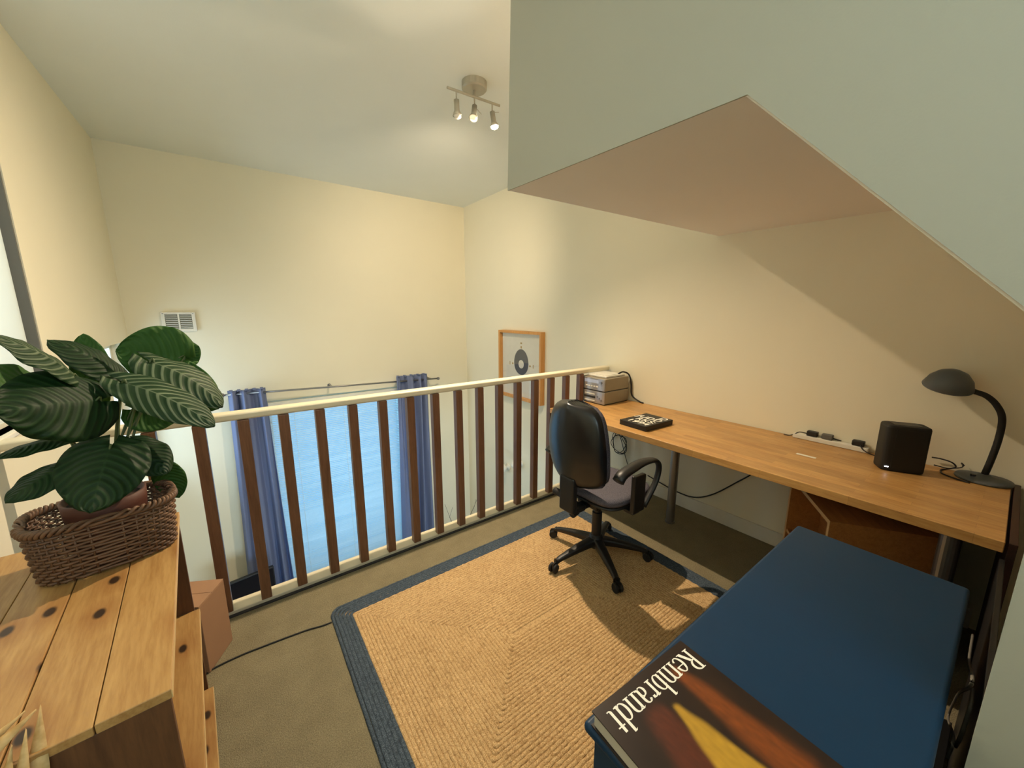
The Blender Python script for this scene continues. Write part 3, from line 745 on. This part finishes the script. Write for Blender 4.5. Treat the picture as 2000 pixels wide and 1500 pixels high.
# black box speaker
sp = thing('speaker', 'black rounded box speaker standing on the desk beside the lamp', 'speaker', (2.515, .268, DZ+.0005), radians(27))
m_ = MB(); V = []; F = []; prof = [(0, 0), (.92, 0), (.98, .004), (1, .012), (1, .212), (.97, .220), (.9, .223), (0, .223)]; n = 48
for r, z in prof:
    for k in range(n):
        a = 2*pi*(k+.5)/n; x, y = sup(a, .050, .080, 6); V.append((x*r, y*r, z))
for i in range(len(prof)-1):
    for k in range(n): F.append((i*n+k, i*n+(k+1) % n, (i+1)*n+(k+1) % n, (i+1)*n+k))
MB().add(V, F).build('casing', M['blackbox'], sp, smooth=False, bevel=0)
MB().b2(-.0512, -.0498, -.066, .045, .020, .205).build('grille', M['blackbox'], sp, bevel=.0005)
MB().b2(-.0525, -.0505, .052, .066, .020, .024).build('indicator_light', M['led'], sp)['label'] = 'small white indicator light'
MB().b2(-.03, .03, -.05, .05, .2232, .2245).build('top_panel', M['black'], sp, bevel=.0005)

# desk lamp
dl = thing('desk_lamp', 'dark grey gooseneck desk lamp on the right end of the desk', 'lamp', (2.652, .012, DZ+.0005))
MB().lathe([(0, 0), (.085, 0), (.088, .005), (.085, .012), (.05, .018), (.022, .024), (.016, .03), (0, .03)], n=36).build('base', M['lampgrey'], dl, smooth=True)
nk = bez([(0, .0, .024), (.0, -.008, .10), (.003, -.014, .20), (.0, -.010, .29), (-.008, .012, .345), (-.015, .045, .382), (-.018, .085, .398)], 8)
MB().tube(nk, .0115, 12).build('gooseneck', M['rubber'], dl, smooth=True)
# ribs on the neck
hd_axis = Vector((-.25, .85, .02)).normalized()
q_ = Vector((0, 0, 1)).rotation_difference(Vector((-.45, .25, -1)).normalized()).to_matrix()
hm = MB(); prof = [(0, .062), (.02, .060), (.045, .048), (.066, .024), (.078, -.008), (.076, -.012), (.070, -.006), (.055, .024), (.0, .048)]
hm.lathe(prof, (0, 0, 0), 36, Matrix.Diagonal((1, 1.08, 1.2)))
hd = hm.build('lamp_shade', M['lampgrey'], dl, smooth=True); hd.location = (-.03, .160, .418); hd.rotation_euler = (radians(10), radians(-18), 0)
MB().lathe([(0, -.015), (.02, -.010), (.028, .0), (.016, .016), (.014, .036), (0, .038)], (-.03, .160, .405), 20).build('bulb', M['whiteplastic'], dl, smooth=True)
MB().lathe([(.009, 0), (.009, .01), (0, .011)], (-.03, .03, .016), 14).build('switch', M['black'], dl)
tag(MB().tube(bez([(2.700, .18, DZ+.045), (2.702, .15, DZ+.046), (2.70, .115, DZ+.040), (2.705, .10, DZ+.02), (2.69, .125, DZ+.005), (2.66, .14, DZ+.004), (2.60, .13, DZ+.004), (2.565, .085, DZ+.004), (2.548, .045, DZ+.004)], 8), .0032, 7).build('cable', M['cable'], smooth=True), 'tangled black lead between the black speaker and the lamp base', 'cable')
tag(MB().tube(bez([(2.66, .165, DZ+.02), (2.685, .12, DZ+.012), (2.69, .08, DZ+.03), (2.704, .085, DZ+.045), (2.706, .075, DZ+.034)], 8), .0025, 7).build('cable', M['cable'], smooth=True), 'thin black lead rising behind the lamp base', 'cable')

# ------------------------------------------------------------------ art book on the blue cabinet
ab = thing('art_book', 'large dark hardback titled Rembrandt lying on the blue cabinet', 'book', (.461, .374, BT+.0005), radians(-3.2))
ABW, ABH, ABT = .278, .375, .034
def ab_box(x0, x1, y0, y1, z0, z1, nm, mt, bv=.0008): return MB().b2(x0, x1, y0, y1, z0, z1).build(nm, mt, ab, bevel=bv)
bcov = plain('dark_brown_cover', hexc(36, 24, 20), .4)
ab_box(0, ABW, -ABH, 0, 0, .003, 'back_cover', bcov)
ab_box(.004, ABW-.004, -ABH+.004, -.004, .003, ABT-.003, 'page_block', M['pages'])['label'] = 'pale page block'
ab_box(ABW-.003, ABW, -ABH, 0, .003, ABT-.003, 'spine', bcov)
# printed cover: painted with smooth patches of brown, rust and gold
nx, ny = 90, 120; V = []; F = []; COL = []
def seg_d(p, a, b):
    ax_, ay = b[0]-a[0], b[1]-a[1]; t = max(0, min(1, ((p[0]-a[0])*ax_+(p[1]-a[1])*ay)/(ax_*ax_+ay*ay))); return math.hypot(p[0]-a[0]-ax_*t, p[1]-a[1]-ay*t), t
def lerp3(a, b, t): return tuple(x+(y-x)*t for x, y in zip(a, b))
def ss_(a, b, x): t = max(0, min(1, (x-a)/(b-a))); return t*t*(3-2*t)
base_c = hexc(40, 26, 20)[:3]; gold = hexc(178, 136, 44)[:3]; rust = hexc(122, 62, 24)[:3]; red = hexc(92, 42, 26)[:3]
for j in range(ny+1):
    for i in range(nx+1):
        x = ABW*i/nx; y = -ABH*j/ny; nz_ = mnoise.noise(Vector((x*40, y*14, 0))); n2 = mnoise.noise(Vector((x*160, y*60, 3)))
        c = lerp3(base_c, hexc(28, 18, 16)[:3], .5+.5*nz_)
        px = x+.006*nz_; py = y
        d, t = seg_d((px, py), (.095, -.085), (.075, -.24)); c = lerp3(c, red, (1-ss_(.012+.02*t, .04+.03*t, d))*(.7+.3*n2))
        d, t = seg_d((px, py), (.205, -.045), (.215, -.25)); c = lerp3(c, rust, (1-ss_(.004+.012*t, .024+.024*t, d))*(.85+.3*n2))
        d, t = seg_d((px, py), (.140, -.085), (.125, -.30)); c = lerp3(c, gold, (1-ss_(.001+.052*t, .012+.055*t, d))*(.9+.2*n2))
        V.append((x, y, ABT)); COL.append(tuple(max(0, q) for q in c)+(1,))
for j in range(ny):
    for i in range(nx): a = j*(nx+1)+i; F.append((a, a+nx+1, a+nx+2, a+1))
ab_box(0, ABW, -ABH, 0, ABT-.003, ABT-.0002, 'front_cover', bcov)
me = bpy.data.meshes.new('cover_print'); me.from_pydata(V, [], F); ca_ = me.color_attributes.new('print', 'FLOAT_COLOR', 'POINT')
for i, c in enumerate(COL): ca_.data[i].color = c
t = NT('printed_cover', .33); at_ = t.N('ShaderNodeAttribute', attribute_name='print'); t.col(at_.outputs['Color'])
link('cover_print', me, t.m, ab)
# serif lettering made of strokes
def glyphs():
    G = {}
    def st(x, y0, y1, w=.085, s0=1, s1=1):
        out = [('q', [(x-w/2, y0), (x+w/2, y0), (x+w/2, y1), (x-w/2, y1)])]
        if s0: out.append(('q', [(x-w*1.15, y0), (x+w*1.15, y0), (x+w*1.15, y0+.028), (x-w*1.15, y0+.028)]))
        if s1: out.append(('q', [(x-w*1.25, y1-.05), (x-w*.4, y1-.03), (x-w*.4, y1), (x-w*.5, y1)]))
        return out
    def arc(cx, cy, rx, ry, a0, a1, th=.028, tk=.088, n=18):
        pts = []
        for i in range(n+1):
            a = radians(a0+(a1-a0)*i/n); w = th+(tk-th)*abs(cos(a))**1.5; c_, s_ = cos(a), sin(a); L = math.hypot(c_/rx, s_/ry); nx_, ny_ = c_/rx/L, s_/ry/L
            pts.append(((cx+rx*c_-nx_*w/2, cy+ry*s_-ny_*w/2), (cx+rx*c_+nx_*w/2, cy+ry*s_+ny_*w/2)))
        return [('q', [pts[i][0], pts[i][1], pts[i+1][1], pts[i+1][0]]) for i in range(n)]
    H = .50; A = .76
    G['R'] = (.50, st(.12, 0, .72, .09, 1, 0)+[('q', [(.02, .692), (.14, .692), (.14, .72), (.02, .72)])]+arc(.16, .535, .20, .17, 90, -90, .03, .09)+[('q', [(.20, .35), (.30, .36), (.50, .03), (.39, 0)]), ('q', [(.40, 0), (.55, 0), (.55, .028), (.42, .03)])])
    G['e'] = (.36, arc(.19, .25, .145, .235, 5, 325)+[('q', [(.08, .27), (.33, .27), (.33, .30), (.08, .30)])])
    G['m'] = (.66, st(.10, 0, H)+st(.34, 0, .38, s1=0)+st(.58, 0, .38, s1=0)+arc(.22, .36, .12, .13, 0, 150)+arc(.46, .36, .12, .13, 0, 150))
    G['n'] = (.43, st(.10, 0, H)+st(.35, 0, .36, s1=0)+arc(.225, .36, .125, .13, 0, 150))
    G['b'] = (.41, st(.10, .02, A, s0=0)+arc(.20, .25, .145, .235, -150, 150))
    G['d'] = (.42, st(.33, 0, A, s0=0)+arc(.21, .25, .145, .235, 30, 330)+[('q', [(.33, 0), (.43, .02), (.43, .05), (.33, .05)])])
    G['r'] = (.31, st(.10, 0, H)+arc(.22, .36, .11, .11, 60, 165, .03, .06)+[('q', [(.22, .40), (.31, .40), (.31, .48), (.23, .48)])])
    G['a'] = (.38, st(.27, .05, .36, s0=0, s1=0)+arc(.17, .36, .10, .12, 0, 160)+arc(.17, .14, .11, .125, 20, 300, .026, .08)+[('q', [(.25, .03), (.38, .0), (.38, .05), (.28, .09)]), ('q', [(.17, .26), (.28, .29), (.28, .32), (.16, .285)])])
    G['t'] = (.28, st(.13, .05, .64, s0=0, s1=0)+[('q', [(.02, .455), (.26, .455), (.26, .49), (.02, .49)])]+arc(.20, .09, .08, .08, 190, 300, .03, .07))
    return G
G = glyphs(); m_ = MB(); x = 0; k_ = 0
for chx in 'Rembrandt':
    adv, qs = G[chx]
    for _, q in qs:
        zz = .0004+.00002*(k_ % 7); k_ += 1
        m_.add([(x+p[0], p[1], zz) for p in q], [(0, 1, 2, 3)])
    x += adv+.012
S = .252/x
o = m_.build('title_lettering', M['ink'], ab); o.scale = (S, S*1.02, 1); o.rotation_euler = (0, 0, pi); o.location = (.268, -.018, ABT)
o['label'] = 'white serif title reading Rembrandt'

# ------------------------------------------------------------------ ceiling spot bar
LP = Vector((1.385, 2.265, ZC))
cl = thing('spotlight_bar', 'nickel ceiling bar with three spotlights, the right one brightly lit', 'ceiling light', LP)
MB().lathe([(0, 0), (.078, 0), (.078, -.036), (.070, -.044), (0, -.044)][::-1], n=36).build('ceiling_plate', M['nickel'], cl, smooth=False, bevel=.0)
MB().tube([(0, 0, -.034), (0, 0, -.075)], .008, 10).build('stem', M['nickel'], cl)
bar_ang = radians(-3); bx, by = cos(bar_ang), sin(bar_ang)
MB().tube([(-.185*bx, -.185*by, -.080), (.185*bx, .185*by, -.080)], .0075, 12).build('bar', M['nickel'], cl)
for k, (u, tilt, mat, lab) in enumerate(((-.125, (.03, -.02, -1), 'bulb_dim', 'shaded spotlight head'), (0.0, (-.28, -.25, -1), 'bulb_dim', 'frosted bulb facing the room'), (.128, (.12, -.12, -1), 'bulb_on', 'brightly lit bulb'))):
    h = thing('spotlight_head', None, None); h.parent = cl; h.location = (u*bx, u*by, -.084); h['label'] = lab
    del_ = Vector(tilt).normalized(); q_ = Vector((0, 0, -1)).rotation_difference(del_)
    MB().tube([(0, 0, 0), (0, 0, -.045)], .0045, 8).build('pivot', M['nickel'], h)
    m_ = MB().lathe([(0, 0), (.016, -.002), (.016, -.055), (.017, -.062), (.0285, -.090), (.0265, -.090), (.014, -.062), (0, -.06)], (0, 0, 0), 24)
    hd = m_.build('lamp_holder', M['nickel'], h, smooth=True); hd.rotation_mode = 'QUATERNION'; hd.rotation_quaternion = q_; hd.location = (0, 0, -.045)
    m_ = MB().lathe([(0, -.064), (.012, -.066), (.024, -.086), (.022, -.097), (.012, -.103), (0, -.104)], (0, 0, 0), 24)
    bl = m_.build('bulb', M[mat] if k else M['whiteplastic'], h, smooth=True); bl.rotation_mode = 'QUATERNION'; bl.rotation_quaternion = q_; bl.location = (0, 0, -.045)
    if k: MB().tube([(0, 0, -.05), (.045, -.01, -.04 if k == 2 else -.085)], .002, 6).build('adjusting_rod', M['nickel'], h)
    wp = LP+Vector((u*bx, u*by, -.129))+del_*.115
    l = bpy.data.lights.new('spot_lamp', 'SPOT'); l.spot_size = radians(168 if k == 2 else 96); l.spot_blend = 1; l.shadow_soft_size = .018
    l.color = (1, .80, .56); l.energy = (64, 80, 305)[k]
    lo = bpy.data.objects.new('spot_lamp', l); C.objects.link(lo); lo.location = wp
    aim = (Vector((.7, 2.5, -1.1)), Vector((1.0, 2.5, -1.0)), Vector((-.56, -.29, -1)))[k]
    lo.rotation_mode = 'QUATERNION'; lo.rotation_quaternion = Vector((0, 0, -1)).rotation_difference(aim.normalized())

# ------------------------------------------------------------------ curtains, rod, blind, vent
rod = thing('curtain_rod', 'thin metal curtain rod with ball ends above the tall window', 'curtain rod', (1.04, 4.64, .665))
MB().tube([(-1.16, 0, .035), (1.13, 0, -.032)], .010, 10).build('rod', M['steel'], rod, smooth=True)
for x, z in ((-1.18, .036), (1.15, -.033)):
    MB().lathe([(0, -.022), (.015, -.016), (.022, 0), (.015, .016), (0, .022)], (x, 0, z), 16).build('finial', M['steel'], rod, smooth=True)
for x in (-1.05, -.18, 1.04): MB().b2(x-.008, x+.008, 0, YF-4.64, -.008-x*.029, .012-x*.029).lathe([(0, 0), (.02, 0), (.02, .008), (0, .008)], (x, .128, -x*.029), 12, Matrix.Rotation(-pi/2, 3, 'X')).build('bracket', M['steel'], rod)
def curtain(xa, xb, xa2, xb2, ztop, label, seed):
    t = thing('curtain', label, 'curtain', (0, 4.64, 0), group='lilac-blue curtains at the tall window')
    nz, nx_ = 50, 130; V = []; F = []; zb = -2.30
    for i in range(nz+1):
        v_ = i/nz; z = ztop+(zb-ztop)*v_
        a = xa+(xa2-xa)*v_; b = xb+(xb2-xb)*v_
        for j in range(nx_+1):
            u = j/nx_; amp = .040+.012*v_
            y = amp*sin(2*pi*(3.4*u+.25*sin(5*u+seed+v_))+seed+.9*sin(2.2*v_+seed))+.009*sin(2*pi*8*u+seed*2+v_*4)
            if v_ < .04: y *= .55+11*v_
            V.append((a+(b-a)*u+.01*sin(9*u+3*v_+seed), y+.005, z))
    for i in range(nz):
        for j in range(nx_): c_ = i*(nx_+1)+j; F.append((c_, c_+1, c_+nx_+2, c_+nx_+1))
    o = MB().add(V, F).build('fabric', M['curtain'], t, smooth=True); s = o.modifiers.new('s', 'SOLIDIFY'); s.thickness = .003
    for k in range(5):
        u = (k+.5)/5; MB().b2(xa+(xb-xa)*u-.015, xa+(xb-xa)*u+.015, -.034, .044, ztop-.005, ztop+.004).build('header_loop', M['curtain'], t, bevel=.003)
    return t
curtain(-.10, .225, -.17, .30, .735, 'lilac-blue curtain left of the tall window, behind the plant side balusters', .4)
curtain(1.60, 2.04, 1.60, 2.02, .715, 'lilac-blue curtain right of the tall window, beside the framed picture', 2.1)

bl = thing('venetian_blind', 'pale blue-white venetian blind of fine slats over the tall window', 'blind', (.97, 4.775, 0))
hb = .735
MB().b2(-hb, hb, -.03, .02, .50, .545).build('head_rail', M['gloss'], bl, bevel=.003)
sl = MB(); z = .488; i = 0
while z > WZ0+.05:
    bt = 17+20*mnoise.noise(Vector((0, 0, z*4)))+16*mnoise.noise(Vector((0, 3, z*27))); d = .0135
    n = 8
    V = []
    for j in range(n+1):
        x = -hb+.005+(2*hb-.01)*j/n; dz = .002*mnoise.noise(Vector((x*2.2, 0, z*5))); tl = radians(bt+22*mnoise.noise(Vector((x*1.6, 0, z*15)))); cy, cz = cos(tl)*d, sin(tl)*d
        V += [(x, -cy, z-cz+dz), (x, 0, z+.0012+dz), (x, cy, z+cz+dz)]
    sl.add(V, [(j*3+c, j*3+c+3, j*3+c+4, j*3+c+1) for j in range(n) for c in (0, 1)])
    z -= .0225; i += 1
o = sl.build('slats', M['slat'], bl); o['kind'] = 'stuff'
MB().b2(-hb, hb, -.014, .014, WZ0+.018, WZ0+.034).build('bottom_rail', M['gloss'], bl, bevel=.003)
for x in (-.5, 0.02, .5): MB().tube([(x, -.016, .5), (x, -.016, WZ0+.03)], .0018, 5).build('cord', M['whiteplastic'], bl)

vt = thing('air_vent', 'white louvred air vent high on the far wall above the plant', 'vent', (-.383, YF, 1.42))
MB().b2(-.118, .118, -.012, 0, -.083, .083).build('backing', M['ventgrey'], vt)
m_ = MB(); m_.b2(-.123, -.096, -.02, -.0121, -.09, .09); m_.b2(.096, .123, -.02, -.0121, -.09, .09); m_.b2(-.096, .096, -.02, -.0121, .072, .09); m_.b2(-.096, .096, -.02, -.0121, -.09, -.066); m_.b2(-.007, .007, -.02, -.0121, -.066, .072)
m_.build('frame', M['gloss'], vt, bevel=.002)
for side in (-.0515, .0515):
    for k in range(8):
        o = MB().box((0, 0, 0), (.084, .010, .0016)).build('louvre', M['gloss'], vt); o.location = (side, -.018, .064-k*.0172); o.rotation_euler = (radians(-38), 0, 0)
for x in (-.108, .108): MB().lathe([(0, 0), (.005, 0), (.005, .003), (0, .003)], (x, -.0200, .078), 10, Matrix.Rotation(pi/2, 3, 'X')).build('screw', M['steel'], vt)

# roller blind in the side window
rb_ = thing('roller_blind', 'white roller blind drawn down in the left wall window', 'blind', (XL-.040, (A0+A1)/2, 0))
hw = (A1-A0)/2-.01
MB().b2(-.002, 0, -hw, hw, AZ0+.02, AZ1-.02).build('fabric', M['roller'], rb_)
MB().b2(-.002, .036, hw-.006, hw+.006, AZ0+.002, AZ1-.002).build('jamb_shade_strip', M['greyplastic'], rb_)  # grey strip standing in for the shaded jamb of the recess
MB().tube([(-.012, -hw, AZ1-.03), (-.012, hw, AZ1-.03)], .018, 14).build('roller', M['gloss'], rb_, smooth=True)
MB().b2(-.008, .004, -hw, hw, AZ0+.002, AZ0+.020).build('bottom_bar', M['gloss'], rb_)
for zz in (1.50, 1.62):
    MB().tube(bez([(.001, -.02, zz), (.001, .02, zz+.03), (.001, .045, zz), (.001, .02, zz-.015), (.001, .01, zz+.005)], 6), .004, 6).build('printed_motif', M['greyink'], rb_)
    rb_.children[-1]['label'] = 'dark grey curl motif'

# ------------------------------------------------------------------ right wall: picture, fittings, cables
pf = thing('picture_frame', 'deep ash frame with a charcoal ring print hung on the right wall', 'picture', (XR-.001, 3.475, .895))
hw, hh, dp, bw = .405, .405, .058, .030
for (a, b, c, d) in ((-hw, -hw+bw, -hh, hh), (hw-bw, hw, -hh, hh), (-hw+bw, hw-bw, hh-bw, hh), (-hw+bw, hw-bw, -hh, -hh+bw)):
    MB().b2(-dp, 0, a, b, c, d).build('frame_rail', M['frame'], pf, bevel=.0015)
MB().b2(-.012, -.008, -hw+bw, hw-bw, -hh+bw, hh-bw).build('print', M['paper'], pf)
V = []; F = []; n = 48
for k in range(n):
    a = 2*pi*k/n; rr = .152*(1+.07*sin(a)**3); V += [(-.0124, rr*.90*cos(a), .03+rr*sin(a)), (-.0124, .050*cos(a), .015+.050*sin(a))]
for k in range(n): a = 2*k; b = 2*((k+1) % n); F.append((a, b, b+1, a+1))
MB().add(V, F).build('ring_print', M['greyink'], pf)['label'] = 'charcoal egg-shaped ring'
for (y, z, w_, h_) in ((0, .215, .022, .026), (0, .262, .032, .018), (.165, .01, .028, .018), (.222, .01, .012, .042), (-.165, .01, .028, .018), (-.222, .01, .012, .042)):
    MB().b2(-.0126, -.0121, y-w_/2, y+w_/2, z-h_/2, z+h_/2).build('print_mark', M['brownink'], pf)
MB().b2(-.036, -.034, -hw+bw, hw-bw, -hh+bw, hh-bw).build('glazing', M['glass'], pf)
for y, z, lb in ((3.76, -.47, 'white ball hook on the right wall, left and lower of the two'), (3.49, -.33, 'white ball hook on the right wall, right and higher of the two')):
    t = thing('wall_hook', lb, 'hook', (XR, y, z))
    MB().lathe([(0, 0), (.045, 0), (.045, .010), (.018, .016), (.016, .05), (0, .05)], (0, 0, 0), 24, Matrix.Rotation(-pi/2, 3, 'Y')).build('stem', M['gloss'], t, smooth=True)
    MB().lathe([(0, -.055), (.03, -.046), (.05, -.02), (.055, 0), (.05, .02), (.03, .046), (0, .055)], (-.09, 0, 0), 24).build('ball', M['gloss'], t, smooth=True)
def cable(pts, r, label, mat='cable', n=8): return tag(MB().tube(bez(pts, n), r, 7).build('cable', M[mat], smooth=True), label, 'cable')
cable([(2.705, 1.72, .15), (2.71, 1.60, .125), (2.712, 1.46, .105), (2.712, 1.32, .115), (2.712, 1.19, .19), (2.712, 1.05, .33), (2.712, .90, .50), (2.70, .80, .70)], .0045, 'black cable sagging along the wall beneath the desk')
pts = []
for k in range(34): a = k*.62; pts.append((2.70-.006*(k % 3), 2.02+.075*cos(a)+.012*sin(k), .345+.10*sin(a)+.02*cos(k*.7)))
cable([(2.70, 2.05, .70), (2.70, 2.05, .5)]+pts+[(2.70, 1.93, .20), (2.70, 1.87, .11)], .003, 'coiled black leads hanging on the wall under the hi-fi end of the desk', n=4)
cable([(-.26, 1.80, .004), (-.231, 1.85, .004), (-.13, 1.862, .004), (-.028, 1.856, .004), (.06, 1.848, .004), (.137, 1.839, .004), (.20, 1.824, .004), (.242, 1.820, .004)], .0035, 'thin dark cable running across the carpet to the rug corner')
cable([at(1900, 1240, -.046), at(1893, 1290, -.045), at(1898, 1335, -.044), at(1870, 1358, -.043), at(1852, 1400, -.042), at(1862, 1440, -.041), at(1850, 1480, -.040)], .0032, 'grey cable with a sharp bend dangling in the dark gap behind the blue cabinet', 'greycable')
cable([at(1900, 1345, -.052), at(1896, 1380, -.052), at(1886, 1410, -.051), at(1876, 1440, -.050), at(1866, 1458, -.049)], .0038, 'short pale grey cable end low in the dark gap beside the white wall edge', 'greycable')

# ------------------------------------------------------------------ lower room
tvx = thing('television', 'black flat television standing low at the left of the tall window', 'television', (-.10, 4.32, -1.42), radians(8))
MB().b2(-.30, .19, -.02, .02, -.30, .31).build('casing', M['black'], tvx, bevel=.006)
MB().b2(-.288, .178, -.0225, -.0202, -.285, .295).build('screen', M['tv'], tvx)
MB().b2(-.08, -.02, .0, .03, -.40, -.28).b2(-.2, .1, -.10, .12, -.415, -.40).build('stand', M['black'], tvx, bevel=.004)
tt = thing('television_table', 'low dark table carrying the television in the room below', 'table', (-.15, 4.28, ZL), radians(8))
MB().b2(-.42, .35, -.16, .20, .48, .512).build('tabletop', M['darkwood'], tt, bevel=.003)
for x in (-.39, .32):
    for y in (-.13, .17): MB().b2(x-.02, x+.02, y-.02, y+.02, 0, .48).build('leg', M['darkwood'], tt)
vs = thing('twig_vase', 'tall floor vase of bare dark twigs beside the right curtain', 'vase', (2.28, 4.35, ZL))
MB().lathe([(0, 0), (.09, 0), (.12, .15), (.11, .35), (.05, .5), (.06, .55), (.05, .55), (.04, .5), (0, .45)], n=24).build('vase', M['lampgrey'], vs, smooth=True)
for k, (x, y, z) in enumerate(((-.285, -.05, 1.01), (-.21, -.03, 1.31), (-.15, .02, .98), (.34, -.05, 1.13), (.28, .0, 1.0), (.37, .02, 1.28), (-.10, -.1, .9))):
    m_ = MB(); m_.tube(bez([(0, 0, .5), (x*.4, y*.4, .5+(z-.5)*.5), (x*.85, y, z*.92), (x, y, z)], 5), [.004]*8+[.002]*8, 5)
    m_.tube([(x*.7, y*.7, .5+(z-.5)*.72), (x*.7+.05, y, .5+(z-.5)*.9)], .002, 5); m_.build('twig', M['twig'], vs)
# hedge-free pale wall of the neighbouring garden outside the tall window is only seen through the blind
